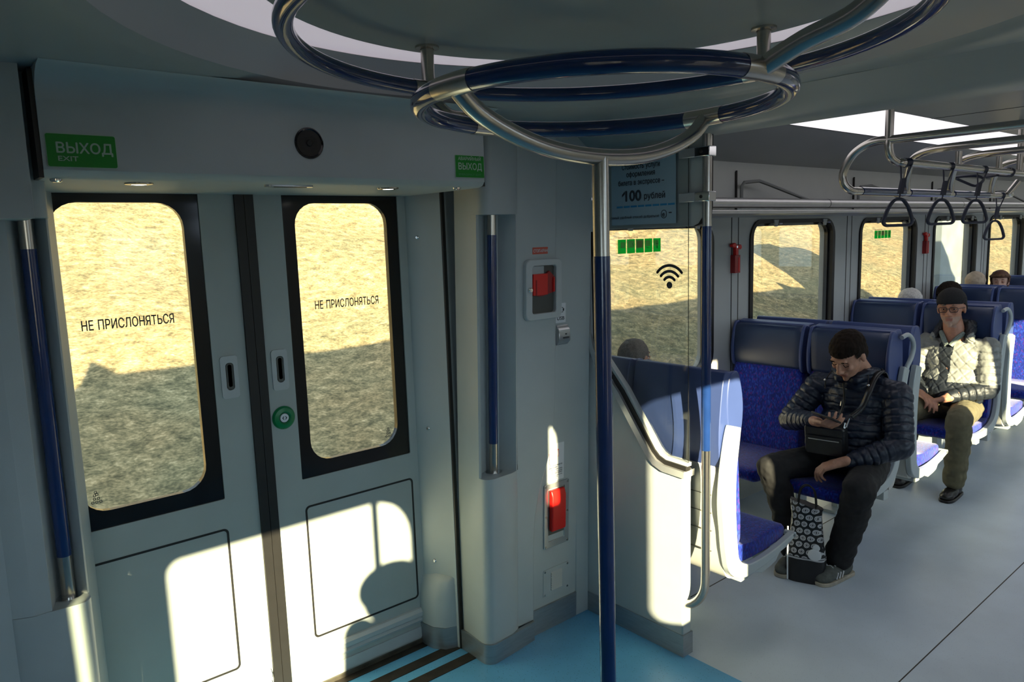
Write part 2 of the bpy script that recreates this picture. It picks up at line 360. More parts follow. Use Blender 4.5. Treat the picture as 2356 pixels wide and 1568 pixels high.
# ---- hillside wall of the saloon with its windows (numbers measured along the carriage)
WN = [(2.93, 3.92), (4.44, 5.49), (6.01, 7.01), (7.49, 8.50), (8.96, 10.0), (10.45, 11.5)]
m = M(); edges = [2.46, 4.18, 5.75, 7.25, 8.73, 10.22, XE]
for k, (a, b) in enumerate(WN):
    h = rr(a - .05, b + .05, .95, 1.905, .13)
    for yy in (YW, YW + .11): holed(m, edges[k], edges[k + 1], 0, 1.93, h, 'Y', yy, WALLD)
    m.sheet(h + h[:1], 'Y', YW, YW + .11, WALLD)
for a in edges[1:-1]: m.box(a - .0025, a + .0025, YW - .003, YW, 0, 1.93, BLACK); m.box(a + .075, a + .08, YW - .003, YW, 0, 1.93, TEXT)
m.box(2.46, XE, YW + .09, YW + .12, 1.9, 2.6, WALLD)
m.build('wall_left', kind='structure', smooth=False)
for k, (a, b) in enumerate(WN):
    t = thing('window_%d' % (k + 1), 'saloon window %s' % ['nearest the glass screen', 'beside the red hammer', 'with the small green sticker', 'before the concrete wall outside', 'fifth along the saloon', 'furthest along the saloon'][k], 'window', ((a + b) / 2, YW, .95))
    del t['category']; t['kind'] = 'structure'
    A = rr(a - .055, b + .055, .945, 1.91, .135); B = rr(a, b, .985, 1.865, .075); Bi = rr(a - .018, b + .018, .967, 1.883, .093)
    m = M(); m.ring(A, Bi, 'Y', YW - .012, YW + .03, BLACK); m.ring(Bi, B, 'Y', YW + .022, YW + .05, BLACKG); m.build('window_frame', t)
    m = M(); m.prism(B, 'Y', YW + .034, YW + .040, GLASS); m.build('glass', t)
    m = M()
    for q in (a + .25, b - .12): m.prism([(q - .03, 1.905), (q + .03, 1.905), (q + .012, 1.86), (q - .012, 1.86)], 'Y', YW - .02, YW - .008, WALLD); m.cyl((q + .02, YW - .024, 1.88), (q + .06, YW - .024, 1.88), .006, STEEL, 8)
    m.build('clip', t)
# ---- main vestibule wall and pillars (leaning slightly inwards)
SH = .045
def lean(m, k=SH):
    m.v = [(x, y - k * z, z) for x, y, z in m.v]; return m
def pillar_mesh(mirror):
    f = (lambda x: x) if not mirror else (lambda x: 2.15 - x)
    back = [(2.46, 2.62), (1.83, 2.62)]
    midl = [(1.815, 2.60), (1.805, 2.49), (1.802, 2.45), (1.808, 2.442), (1.817, 2.455), (1.830, 2.490), (1.862, 2.498), (1.884, 2.465), (1.905, 2.392), (1.95, 2.392), (2.0, 2.414), (2.01, 2.435)]
    full = [(1.815, 2.60), (1.805, 2.46)] + arc(1.845, 2.425, .042, 180, 265, 5) + [(1.95, 2.392), (1.985, 2.404), (2.0, 2.414), (2.01, 2.435)]
    mid = [(1.815, 2.60), (1.805, 2.47), (1.802, 2.435), (1.809, 2.428), (1.822, 2.442), (1.85, 2.482), (1.895, 2.497), (1.945, 2.475), (1.972, 2.42), (1.98, 2.402), (2.0, 2.414), (2.01, 2.435)]
    z1, z2 = .845, 1.94
    out = []
    for poly, a, b in ((full, .0, z1), (midl if mirror else mid, z1, z2), (full, z2, 2.5)):
        p = [(f(x), y) for x, y in poly + ([(2.46, 2.435)] if True else []) + back]
        mm = M(); mm.prism(p, 'Z', a, b, WALL); out.append(mm)
    return out, full, f
for mir in (0, 1):
    ms, full, f = pillar_mesh(mir)
    big = M()
    for mm in ms: big.v, off = big.v + mm.v, len(big.v); big.f += [[i + off for i in q] for q in mm.f]; big.m += [big.mi(WALL)] * len(mm.f)
    if mir: big.box(VX0, .297, 2.20 + .09, 2.5, 1.935, 2.5, WALL); big.box(VX0, f(2.40), 2.435, 2.62, 0, 2.5, WALL)
    lean(big); big.build('trim_%d' % (4 + mir), kind='structure', bevel=.006 if not mir else .006, label=['grey moulded pillar right of the doors', 'grey moulded pillar left of the doors'][mir])
    kp = [(f(x), y) for x, y in [(1.800, 2.60), (1.799, 2.452)] + arc(1.845, 2.420, .047, 180, 265, 5) + [(1.95, 2.383), (2.088, 2.400), (2.10, 2.426), (2.385, 2.428)]]
    kp2 = [(x + (.01 if not mir else -.01), y + .02) for x, y in kp]
    m = M(); m.prism([p for p in kp if (p[0] < 2.09 if not mir else p[0] > .06)] + [p for p in kp2 if (p[0] < 2.10 if not mir else p[0] > .05)][::-1], 'Z', 0, .092, KICK)
    a, b = sorted((f(2.097), f(2.385))); m.box(a, b, 2.426, 2.45, 0, .125, KICK)
    lean(m); m.build('baseboard_left', kind='structure')
for mir in (0, 1):
    f = (lambda x: x) if not mir else (lambda x: 2.15 - x)
    cvp = [(p.x, p.y) for p in smooth_path([(2.095, .45, 0), (2.105, .60, 0), (2.14, .74, 0), (2.185, .86, 0), (2.212, .98, 0), (2.222, 1.12, 0)], 5)]
    m = M(); m.prism([(f(x), z) for x, z in [(1.99, .093), (2.095, .093)] + cvp + [(2.222, 2.30), (1.99, 2.30)]], 'Y', 2.413, 2.44, WALL); lean(m); m.build('trim_%d' % (14 + mir), kind='structure', bevel=.005, label='slightly raised panel with a curved edge beside the pillar')
# corner trim between wall and screen
m = M(); m.box(2.385, 2.47, 2.425, 2.60, 0, 2.4, WALL); m.box(2.378, 2.386, 2.433, 2.6, 0, 2.4, TEXT); lean(m, .03); m.build('trim_6', kind='structure', bevel=.004, label='narrow grey corner strip beside the screen')
# black gap and jamb
m = M(); m.box(1.80, 2.5, 2.61, 2.87, 0, 2.6, WALL); m.box(VX0, .35, 2.61, 2.87, 0, 2.6, WALL); m.build('wall_left', kind='structure')
m = M(); m.box(1.797, 1.812, 2.575, 2.60, 0, 2.06, BLACK); m.box(.338, .353, 2.575, 2.60, 0, 2.06, BLACK); m.build('trim_7', kind='structure', label='black seam beside the doorway')
for mir in (0, 1):
    f = (lambda x: x) if not mir else (lambda x: 2.15 - x)
    m = M(); jp = [(1.728, 2.80), (1.728, 2.745), (1.733, 2.735), (1.79, 2.60), (1.795, 2.585), (1.83, 2.585), (1.83, 2.80)]
    m.prism([(f(x), y) for x, y in jp], 'Z', 0, 2.06, WALL); m.build('trim_%d' % (8 + mir), kind='structure', label=['grey door jamb on the right', 'grey door jamb on the left'][mir])
    def blk(zs, grow, mt, mm):
        P = []
        for z, g in zs:
            b = [(1.70 - g * 0, 2.80), (1.728 - g, 2.72), (1.738 - g, 2.66 + g * .1), (1.765 - g * .8, 2.615), (1.80, 2.592), (1.83, 2.60), (1.83, 2.80)]
            P.append([(f(x), y, z) for x, y in b])
        q = len(P[0]); vs = [v for L_ in P for v in L_]; fs = []
        for k in range(len(P) - 1):
            for i in range(q): j = (i + 1) % q; fs.append((k * q + i, k * q + j, (k + 1) * q + j, (k + 1) * q + i))
        fs += [tuple(range(q)), tuple(range((len(P) - 1) * q, len(P) * q))]
        mm.add(vs, fs, mt)
    m = M(); blk([(.105, .03), (.20, .03), (.24, .027), (.275, .018), (.31, .004), (.34, -.02)], 1, LIGHTF if 0 else WALL, m)
    m.build('trim_%d' % (10 + mir), kind='structure', ang=60, label='moulded foot cover of the door jamb')
    m = M(); blk([(0, .033), (.104, .033)], 1, KICK, m); m.build('baseboard_left', kind='structure')
# header over the doors
m = M(); hp = [(2.78, 2.036), (2.235, 2.036), (2.212, 2.042), (2.2, 2.056), (2.197, 2.10), (2.197, 2.225), (2.188, 2.262), (2.165, 2.285), (2.14, 2.298), (2.10, 2.3045), (2.78, 2.3045)]
m.prism(hp, 'X', .328, 1.735, WALL)
m.lathe([(0, 2.035), (.005, 2.035), (.05, 2.035), (.05, 2.034)], (.35, 2.30, 0), WALL, n=6) if False else None
m.build('trim_12', kind='structure', label='grey header panel above the doors')
m = M(); m.box(.317, .328, 2.203, 2.3, 2.036, 2.3, BLACK); m.box(1.735, 1.745, 2.21, 2.36, 2.04, 2.3, BLACK); m.build('trim_13', kind='structure', label='dark joint at the end of the header')
# ---- doors
def leaf(num, x0, x1, fx0, fx1, gx0, gx1, hx, btn, lab, mul):
    t = thing('door_%d' % num, lab, 'door', ((x0 + x1) / 2, YW, 0)); del t['category']; t['kind'] = 'structure'
    A = rr(fx0, fx1, .908, 2.05, .006, 6)
    m = M()
    for yy in (YW, YW + .045): holed(m, x0, x1, .012, 2.06, A, 'Y', yy, DOORM)
    m.sheet([(x0, .012), (x1, .012), (x1, 2.06), (x0, 2.06), (x0, .012)], 'Y', YW, YW + .045, DOORM); m.sheet(A + A[:1], 'Y', YW, YW + .045, DOORM)
    m.build('door_panel', t, smooth=False)
    B = rr(gx0, gx1, .968, 2.006, .085)
    m = M(); m.ring(A, B, 'Y', YW + .006, YW + .03, BLACKG)
    m.build('window_frame', t, smooth=False, label='wide black border of the pane')
    m = M(); m.prism(B, 'Y', YW + .012, YW + .018, GLASS); m.build('glass', t)
    m = M(); px0, px1 = (1.181, 1.694) if num == 2 else (.36, .873)
    m.ring(rr(px0, px1, .222, .795, .02), rr(px0 + .008, px1 - .008, .230, .787, .014), 'Y', YW - .0015, YW + .001, BLACK); m.build('panel_seam', t)
    m = M(); m.ring(rr(hx, hx + .064, 1.288, 1.447, .012), rr(hx + .018, hx + .048, 1.318, 1.422, .013), 'Y', YW - .006, YW + .002, LIGHTF); 
    m.prism(rr(hx + .018, hx + .048, 1.318, 1.422, .013), 'Y', YW + .0, YW + .004, DOORM)
    m.ring(rr(hx + .020, hx + .046, 1.320, 1.420, .012), rr(hx + .026, hx + .041, 1.33, 1.414, .007), 'Y', YW - .005, YW - .0005, TEXT)
    m.build('recessed_handle', t)
    m = M(); rx0, rx1 = (1.083, 1.712) if num == 2 else (.40, .985)
    m.prism([(YW, .10), (YW - .012, .108), (YW - .016, .118), (YW - .005, .127), (YW - .018, .138), (YW - .020, .158), (YW - .010, .172), (YW, .174)], 'X', rx0, rx1, LIGHTF)
    m.box(rx0, rx1, YW - .006, YW, .03, .08, LIGHTF); m.build('guide_rail', t)
    m = M(); m.box(*((1.031, 1.065) if num == 2 else (.995, 1.029)), YW - .012, YW + .04, .01, 2.06, BLACK); m.build('rubber_edge', t)
    m = M(); tx = .463 if num == 1 else 1.287
    m.text('НЕ ПРИСЛОНЯТЬСЯ', .046, (tx, YW + .009, 1.588), XP, ZP, TEXT, width=.288, bold=.012); m.build('warning_text', t, smooth=False, weld=False, label='dark letters on the pane')
    m = M(); tx = .435 if num == 1 else 1.575; mk = 'dark marks'
    for i, j in ((0, 0), (1, 0), (2, 0), (.5, 1), (1.5, 1), (.6, 2), (1.2, 2.2), (.9, 2.9)):
        m.ring(rr(tx + i * .012, tx + i * .012 + .009, 1.0 + j * .012, 1.0 + j * .012 + .009, .002, 2), rr(tx + i * .012 + .002, tx + i * .012 + .007, 1.002 + j * .012, 1.0 + j * .012 + .007, .001, 2), 'Y', YW + .0105, YW + .0115, TEXT)
    m.build('glass_mark', t)
    return t
leaf(1, .33, .995, .36, .870, .405, .815, .894, 0, 'left leaf of the grey double door', 0)
d2 = leaf(2, 1.065, 1.735, 1.178, 1.690, 1.228, 1.636, 1.088, 1, 'right leaf of the grey double door', 0)
bt = thing('door_button', 'round green door button with a white centre on the right door leaf', 'button', (1.120, YW, 1.177))
m = M(); m.lathe([(.019, -.004), (.020, -.012), (.026, -.016), (.040, -.013), (.046, -.005), (.046, 0)], (1.12, YW, 1.177), GREENR, 'Y', 40); m.build('ring', bt, label='glossy green outer ring')
m = M(); m.lathe([(0, -.008), (.020, -.008), (.0225, -.014), (.024, -.012), (.024, 0)], (1.12, YW, 1.177), BLACK, 'Y', 32); m.build('collar', bt)
m = M(); m.lathe([(0, -.013), (.017, -.012), (.0175, -.008)], (1.12, YW, 1.177), STICK, 'Y', 32)
for s_ in (-1, 1): m.prism([(1.12 + s_ * .003, 1.185), (1.12 + s_ * .010, 1.177), (1.12 + s_ * .003, 1.169), (1.12 + s_ * .003, 1.173), (1.12 + s_ * .006, 1.177), (1.12 + s_ * .003, 1.181)], 'Y', YW - .0138, YW - .0125, DARKP)
m.build('push_cap', bt, label='white cap with two arrows')
# ---- hillside and what stands outside
def grass_mat():
    m = bpy.data.materials.new('dry_grass_slope'); m.use_nodes = True; nt = m.node_tree; N = nt.nodes; L = nt.links; b = N['Principled BSDF']; b.inputs['Roughness'].default_value = .9; b.inputs['Specular IOR Level'].default_value = .1
    tc = N.new('ShaderNodeTexCoord'); mp = N.new('ShaderNodeMapping'); mp.inputs['Scale'].default_value = (.7, 1, 1.1); L.new(tc.outputs['Object'], mp.inputs[0])
    n1 = N.new('ShaderNodeTexNoise'); n1.inputs['Scale'].default_value = 8; n1.inputs['Detail'].default_value = 10; n1.inputs['Roughness'].default_value = .68; n1.inputs['Distortion'].default_value = .35; L.new(mp.outputs[0], n1.inputs['Vector'])
    r = N.new('ShaderNodeValToRGB'); E_ = r.color_ramp.elements
    E_[0].position = .34; E_[0].color = (.06, .06, .042, 1); E_[1].position = .68; E_[1].color = (.62, .53, .39, 1)
    for p, c in ((.45, (.15, .14, .095, 1)), (.53, (.25, .22, .145, 1)), (.60, (.37, .32, .22, 1))): e = E_.new(p); e.color = c
    nf = N.new('ShaderNodeTexNoise'); nf.inputs['Scale'].default_value = 38; nf.inputs['Detail'].default_value = 6; L.new(mp.outputs[0], nf.inputs['Vector']); av = N.new('ShaderNodeMixRGB'); av.inputs[0].default_value = .38; L.new(n1.outputs[0], av.inputs[1]); L.new(nf.outputs[0], av.inputs[2]); L.new(av.outputs[0], r.inputs[0])
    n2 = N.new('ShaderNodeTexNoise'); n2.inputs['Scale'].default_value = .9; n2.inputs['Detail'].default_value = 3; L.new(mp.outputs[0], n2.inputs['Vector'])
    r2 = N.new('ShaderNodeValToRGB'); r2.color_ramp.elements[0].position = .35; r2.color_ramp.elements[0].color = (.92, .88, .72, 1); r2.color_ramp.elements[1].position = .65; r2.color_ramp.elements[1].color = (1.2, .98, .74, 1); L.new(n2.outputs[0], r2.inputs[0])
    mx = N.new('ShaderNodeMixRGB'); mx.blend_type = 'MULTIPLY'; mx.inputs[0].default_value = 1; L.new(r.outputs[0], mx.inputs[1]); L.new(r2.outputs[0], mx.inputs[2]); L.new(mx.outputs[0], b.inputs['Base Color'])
    return m
GRASS = grass_mat()
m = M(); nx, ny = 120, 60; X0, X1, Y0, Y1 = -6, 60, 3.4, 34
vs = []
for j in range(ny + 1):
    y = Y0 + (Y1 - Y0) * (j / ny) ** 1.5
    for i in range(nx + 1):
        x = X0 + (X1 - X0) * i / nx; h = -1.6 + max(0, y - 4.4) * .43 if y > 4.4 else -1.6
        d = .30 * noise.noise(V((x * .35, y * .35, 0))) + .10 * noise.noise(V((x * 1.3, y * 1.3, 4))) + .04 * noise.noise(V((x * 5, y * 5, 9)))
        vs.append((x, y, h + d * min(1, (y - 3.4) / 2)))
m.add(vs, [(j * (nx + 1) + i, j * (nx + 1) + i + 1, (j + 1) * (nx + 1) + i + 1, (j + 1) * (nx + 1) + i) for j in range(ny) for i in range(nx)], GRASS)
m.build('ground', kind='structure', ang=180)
m = M(); m.box(-20, 60, -60, 3.5, -1.7, -1.5, mat('dark_ballast', (.06, .058, .055), .9, var=.4, scale=8)); m.build('ground', kind='structure')

CONC = mat('weathered_concrete', (.22, .25, .25), .8, var=.2, scale=3); BLK2 = mat('pale_block', (.55, .58, .58), .8, var=.15, scale=6)
t = thing('concrete_building', 'grey concrete trackside building with a pale block corner, outside the fourth window', 'building', (16, 5.6, -1.2))
m = M(); m.box(15.3, 16.4, 5.5, 5.9, -1.7, 3.2, CONC); m.box(15.2, 16.5, 5.42, 5.95, 3.2, 3.35, CONC); m.build('wall', t)
m = M()
for k in range(16):
    for j in range(2): m.box(16.42 + .46 * j + .12 * (k % 2), 16.84 + .46 * j + .12 * (k % 2), 5.4, 5.8, -1.6 + .3 * k, -1.34 + .3 * k, BLK2)
m.box(16.4, 17.4, 5.45, 5.75, -1.7, 3.2, BLACK); m.build('block_corner', t, label='pale blocks with dark joints')
# ================================================================ VESTIBULE FITTINGS
TR = .0185
def q2(p, z): return (p[0], p[1], z)
def joint(m, p, r=.020, mt=STEEL): m.ball(p, r, mt, 8)
# --- ring rail with centre pole
ZL, RL, ZU, RU = 2.133, .392, 2.273, .655
t = thing('ring_grab_rail', 'large double hoop grab rail with a blue centre pole hanging from the vestibule ceiling', 'grab rail', (CX, CY, 0))
def hoop(name, R, z, r, steels, lab):
    k = 96
    m = M(); pts = [(CX + R * math.cos(2 * PI * i / k), CY + R * math.sin(2 * PI * i / k), z) for i in range(k)]
    m.tube(pts, r, BLUEC, 18, closed=True); o = m.build(name, t, label=lab, ang=60)
    for a in steels:
        mm = M(); w_ = math.degrees(.055 / R) 
        mm.tube([(CX + R * math.cos(math.radians(a + w_ * (i / 6 - .5) * 2)), CY + R * math.sin(math.radians(a + w_ * (i / 6 - .5) * 2)), z) for i in range(7)], r + .0012, STEEL, 18)
        mm.build('steel_sleeve', o)
    return o
hoop('lower_hoop', RL, ZL, .0205, (0, 90, 180, 270), 'smaller lower navy hoop')
hoop('upper_hoop', RU, ZU, .0205, (0, 90, 180, 270), 'wider upper navy hoop')
m = M(); U = [(CX - RL, CY, ZL), (CX - RL * .86, CY, ZL - .045), (CX - RL * .62, CY, ZL - .083), (CX - .34 * RL, CY, ZL - .107), (CX, CY, ZL - .115), (CX + .34 * RL, CY, ZL - .107), (CX + RL * .62, CY, ZL - .083), (CX + RL * .86, CY, ZL - .045), (CX + RL, CY, ZL)]
m.tube(smooth_path(U, 5), TR, STEEL, 18); m.build('curved_arm', t, ang=60)
for s_ in (-1, 1):
    m = M(); A = [(CX, CY + s_ * RU, 2.39), (CX, CY + s_ * RU, ZU + .03), (CX, CY + s_ * (RU - .02), ZU - .03), (CX, CY + s_ * (RU - .09), ZU - .085), (CX, CY + s_ * (RL + .08), ZL + .03), (CX, CY + s_ * RL, ZL)]
    m.tube(smooth_path(A, 6), TR, STEEL, 18); m.lathe([(0, 2.388), (.034, 2.388), (.034, 2.382), (.02, 2.380)], (CX, CY + s_ * RU, 0), STEEL, n=24); m.build('bent_arm', t, ang=60)
    m = M(); m.cyl((CX + s_ * RU, CY, 2.39), (CX + s_ * RU, CY, ZU), TR, STEEL); m.lathe([(0, 2.388), (.034, 2.388), (.034, 2.382), (.02, 2.380)], (CX + s_ * RU, CY, 0), STEEL, n=24); m.build('ceiling_post', t)
m = M(); m.cyl((CX, CY, ZL - .115), (CX, CY, 1.80), TR, STEEL, 24); m.build('pole_top', t, label='bare steel upper length of the pole')
m = M(); m.cyl((CX, CY, 1.80), (CX, CY, 0), TR + .001, BLUEC, 24); m.build('pole', t, label='navy coated pole down to the floor')
# --- pillar handrails
def lp(x, y, z, k=SH): return (x, y - k * z, z)
for mir, lab in ((0, 'navy upright handrail in the groove of the pillar right of the doors'), (1, 'navy upright handrail in the groove of the pillar left of the doors')):
    px_, py_ = (1.903, 2.462) if not mir else (.297, 2.462)
    t = thing('pillar_handrail', lab, 'handrail', lp(px_, py_, .845))
    for nm, za, zb, mt, r in (('steel_end', .845, .975, STEEL, TR), ('grip', .975, 1.86, BLUEC, TR + .001), ('steel_end', 1.86, 1.95, STEEL, TR)):
        m = M(); m.cyl(lp(px_, py_, za), lp(px_, py_, zb), r, mt, 24); m.build(nm, t)
    m = M(); b = lp(px_, py_, .845); m.lathe([(0, .003), (.037, .003), (.037, 0)], b, CHROME, n=28); m.build('flange', t)
# --- header fittings
HY = 2.197
t = thing('exit_sign', 'larger green exit sign with pale letters at the left end of the header', 'sign', (.422, HY, 2.1))
m = M(); m.prism(rr(.337, .498, 2.062, 2.146, .006), 'Y', HY - .002, HY + .001, GREYP); m.prism(rr(.3385, .4965, 2.0635, 2.1445, .005), 'Y', HY - .0028, HY, GREEN); m.build('panel', t)
m = M(); m.text('ВЫХОД', .036, (.357, HY - .003, 2.098), XP, ZP, GREYP, width=.128); m.text('EXIT', .017, (.360, HY - .003, 2.078), XP, ZP, GREYP, width=.045); m.build('lettering', t, smooth=False, weld=False)
t = thing('emergency_exit_sign', 'small green emergency exit sign at the right end of the header', 'sign', (1.67, HY, 2.1))
m = M(); m.prism(rr(1.600, 1.752 - .02, 2.068, 2.148, .004), 'Y', HY - .002, HY + .001, GREYP); m.prism(rr(1.6015, 1.7305, 2.0695, 2.1465, .003), 'Y', HY - .0028, HY, GREEN); m.build('panel', t)
m = M(); m.text('АВАРИЙНЫЙ', .016, (1.613, HY - .003, 2.130), XP, ZP, GREYP, width=.102); m.text('ВЫХОД', .032, (1.611, HY - .003, 2.097), XP, ZP, GREYP, width=.106); m.text('EMERGENCY EXIT', .010, (1.613, HY - .003, 2.076), XP, ZP, MATS['sign_green'] if 0 else mat('faint_print', (.06, .30, .10), .5), width=.102); m.build('lettering', t, smooth=False, weld=False)
t = thing('speaker', 'round black loudspeaker grille in the middle of the header', 'loudspeaker', (1.045, HY, 2.158))
m = M(); m.lathe([(.040, -.001), (.044, -.004), (.047, -.003), (.048, .001)], (1.045, HY, 2.158), BLACKG, 'Y', 40); m.build('rim', t)
m = M(); m.lathe([(0, -.004), (.008, -.004), (.010, -.001), (.016, -.001), (.02, -.003), (.03, -.002), (.034, -.0005), (.041, -.001)], (1.045, HY, 2.158), BLACK, 'Y', 40); m.build('cone', t)
for x, lab in ((.575, 'small round lit downlight under the header above the left door leaf'), (1.392, 'small round lit downlight under the header above the right door leaf')):
    t = thing('downlight', lab, 'downlight', (x, 2.32, 2.036))
    m = M(); m.lathe([(.021, 2.031), (.024, 2.030), (.037, 2.032), (.038, 2.036)], (x, 2.32, 0), STEEL, n=32); m.build('bezel', t)
    m = M(); m.lathe([(0, 2.0315), (.021, 2.0315), (.021, 2.034)], (x, 2.32, 0), LAMP, n=32); m.build('lens', t)
m = M(); m.prism(rr(.93, 1.09, 2.27, 2.31, .019), 'Z', 2.030, 2.036, SILVER); m.prism(rr(.96, 1.07, 2.28, 2.30, .009), 'Z', 2.029, 2.031, BLACK)
tag(m.build('door_sensor'), 'flat oval sensor plate under the header between the two downlights', 'sensor')
for x, lab in ((.36, 'chrome lock cap under the left end of the header'), (1.64, 'chrome lock cap under the right end of the header')):
    m = M(); m.lathe([(0, 2.031), (.005, 2.031), (.006, 2.028), (.010, 2.028), (.014, 2.031), (.015, 2.036)], (x, 2.245, 0), CHROME, n=24); tag(m.build('lock_cap'), lab, 'lock')
def jl(u): return (1.733 + (1.79 - 1.733) * u, 2.735 + (2.60 - 2.735) * u)
jn = V((-(2.60 - 2.735), (1.79 - 1.733), 0)).normalized() * -1
for z, lab in ((1.86, 'topmost chrome screw of the grey strip right of the doors'), (1.02, 'middle chrome screw of the grey strip right of the doors'), (.40, 'lowest chrome screw of the grey strip right of the doors')):
    u = .28 if z > 1.5 else .33; x, y = jl(u); m = M(); c = V((x, y, z)) - V((.9212, .389, 0)) * 0
    nn = V((-.135, -.057, 0)).normalized()
    m.tube([c, c + nn * .003, c + nn * .006], [.010, .009, .005], CHROME, 16); tag(m.build('cap_screw'), lab, 'screw')
# --- things on the wall right of the pillar. local frame on the leaning plane y = 2.435 - .045 z
def wy(z): return 2.435 - SH * z
def onwall(m, off=0):     # geometry drawn about y = 0, pushed back onto the leaning wall
    m.v = [(x, y + wy(z) - off, z) for x, y, z in m.v]; return m
t = thing('emergency_valve_box', 'grey framed recessed box with a red valve handle below the small red label', 'valve box', (2.13, wy(1.62), 1.62))
m = M(); m.ring(rr(2.030, 2.238, 1.493, 1.752, .028), rr(2.066, 2.204, 1.521, 1.724, .012), 'Y', -.022, .002, LIGHTF); onwall(m, .022).build('frame', t, bevel=.004)
m = M(); m.prism(rr(2.066, 2.204, 1.521, 1.724, .012), 'Y', -.003, 0, TEXT); m.box(2.068, 2.14, -.010, -.003, 1.60, 1.722, WALL); m.box(2.14, 2.2, -.0035, -.003, 1.6, 1.722, TEXT); onwall(m, .022).build('recess', t)
m = M(); m.box(2.068, 2.150, -.024, -.008, 1.60, 1.69, RED); m.prism([(2.15, 1.69), (2.165, 1.70), (2.195, 1.675), (2.2, 1.61), (2.15, 1.60)], 'Y', -.018, -.008, REDD); m.prism([(2.08, 1.60), (2.14, 1.60), (2.12, 1.595), (2.1, 1.595)], 'Y', -.026, -.008, REDD)
m.box(2.185, 2.192, -.024, -.010, 1.61, 1.672, RED); m.box(2.082, 2.087, -.026, -.02, 1.60, 1.665, REDD); onwall(m, .022).build('valve_handle', t, label='red handle inside the recess')
m = M(); m.lathe([(0, -.034), (.008, -.034), (.011, -.03), (.012, -.022)], (2.048, 0, 1.625), CHROME, 'Y', 20); onwall(m, .022).build('lock', t)
m = M(); m.prism(rr(2.083, 2.171, 1.773, 1.802, .002), 'Y', -.001, 0, REDP); onwall(m, .022); t = m.build('valve_label'); tag(t, 'small red label with white letters above the valve box', 'label')
m = M(); m.text('СТОП-КРАН', .017, (2.087, -.0012, 1.781), XP, ZP, WHITE, width=.08); onwall(m, .022).build('lettering', t, smooth=False, weld=False)
m = M(); m.prism(rr(2.242, 2.303, 1.462, 1.550, .004), 'Y', -.001, 0, STICK); onwall(m); t = m.build('charging_label'); tag(t, 'white charging sticker with black battery symbol above the silver socket', 'sticker')
m = M(); m.text('USB', .022, (2.247, -.0012, 1.475), XP, ZP, DARKP, width=.045)
m.ring(rr(2.25, 2.286, 1.508, 1.532, .003, 2), rr(2.252, 2.284, 1.510, 1.530, .002, 2), 'Y', -.002, -.001, DARKP); m.box(2.287, 2.292, -.002, -.001, 1.515, 1.526, DARKP); m.prism([(2.262, 1.537), (2.269, 1.521), (2.264, 1.521), (2.27, 1.503), (2.266, 1.518), (2.271, 1.518)], 'Y', -.003, -.001, DARKP); onwall(m).build('printed_text', t, smooth=False, weld=False)
t = thing('charging_socket', 'silver double charging socket with a sloping front below the battery sticker', 'socket', (2.278, wy(1.4), 1.405))
m = M(); m.prism([(0, 1.362), (0, 1.453), (-.006, 1.453), (-.008, 1.445), (-.020, 1.432), (-.024, 1.39), (-.022, 1.38), (-.004, 1.362)], 'X', 2.243, 2.313, SILVER); onwall(m).build('housing', t, bevel=.003)
m = M(); m.box(2.268, 2.302, -.0265, -.022, 1.392, 1.399, DARKP); m.box(2.282, 2.288, -.0262, -.021, 1.409, 1.415, DARKP); onwall(m).build('ports', t)
m = M(); m.prism(rr(2.192, 2.300, .728, .905, .004), 'Y', -.001, 0, STICK); onwall(m); t = m.build('instruction_sticker'); tag(t, 'white instruction sticker with a red line drawing above the red lever box', 'sticker')
m = M(); m.tube([(2.212, -.002, .89), (2.204, -.002, .875), (2.206, -.002, .84), (2.206, -.002, .815), (2.214, -.002, .808)], .0014, REDP, 6); m.tube([(2.206, -.002, .875), (2.235, -.002, .825), (2.206, -.002, .83), (2.22, -.002, .86)], .0008, REDP, 6); m.tube([(2.262, -.002, .872), (2.266, -.002, .855), (2.262, -.002, .84)], .001, REDP, 6); m.ball((2.262, -.002, .874), .003, REDP, 4)
for i, (tt, dz) in enumerate((('Для открытия дверей при', .8), ('аварии необходимо:', .79), ('1. Сорвать пломбу с ручки,', .78), ('2. Потянуть ручку на себя', .77), ('3. Открыть дверь вручную', .762), ('In case of emergency exit:', .752), ('1. Pull the handle', .744), ('2. Open the door', .736))): m.text(tt, .009 if i < 5 else .0075, (2.203, -.0012, dz), XP, ZP, DARKP, width=.085 if i in (0, 2, 3, 4, 5) else .055)
onwall(m).build('printed_text', t, smooth=False, weld=False, label='dark text lines and red drawing')
t = thing('emergency_lever_box', 'metal framed recess with a bright red flap lever low on the wall', 'lever box', (2.25, wy(.56), .56))
m = M(); m.ring(rr(2.172, 2.330, .408, .720, .006), rr(2.198, 2.300, .440, .696, .006), 'Y', -.007, .0, SILVER); onwall(m).build('frame', t, bevel=.002)
m = M(); m.prism(rr(2.198, 2.300, .440, .696, .006), 'Y', -.003, 0, WALL); m.box(2.20, 2.30, -.004, -.002, .47, .69, TEXT); onwall(m).build('recess', t)
m = M(); m.prism([(-.004, .690), (-.020, .690), (-.030, .66), (-.030, .50), (-.026, .492), (-.004, .495)], 'X', 2.203, 2.290, RED); onwall(m).build('lever', t, bevel=.005, label='bright red flap')
for x, z in ((2.182, .71), (2.32, .71), (2.182, .565), (2.32, .565), (2.182, .418), (2.32, .418)):
    m = M(); m.lathe([(0, -.009), (.004, -.009), (.0055, -.007)], (x, 0, z), STEEL, 'Y', 12); onwall(m).build('screw', t)
t = thing('vent_grille', 'square grey vent cover with slots above the steel skirting', 'vent', (2.255, wy(.235), .235))
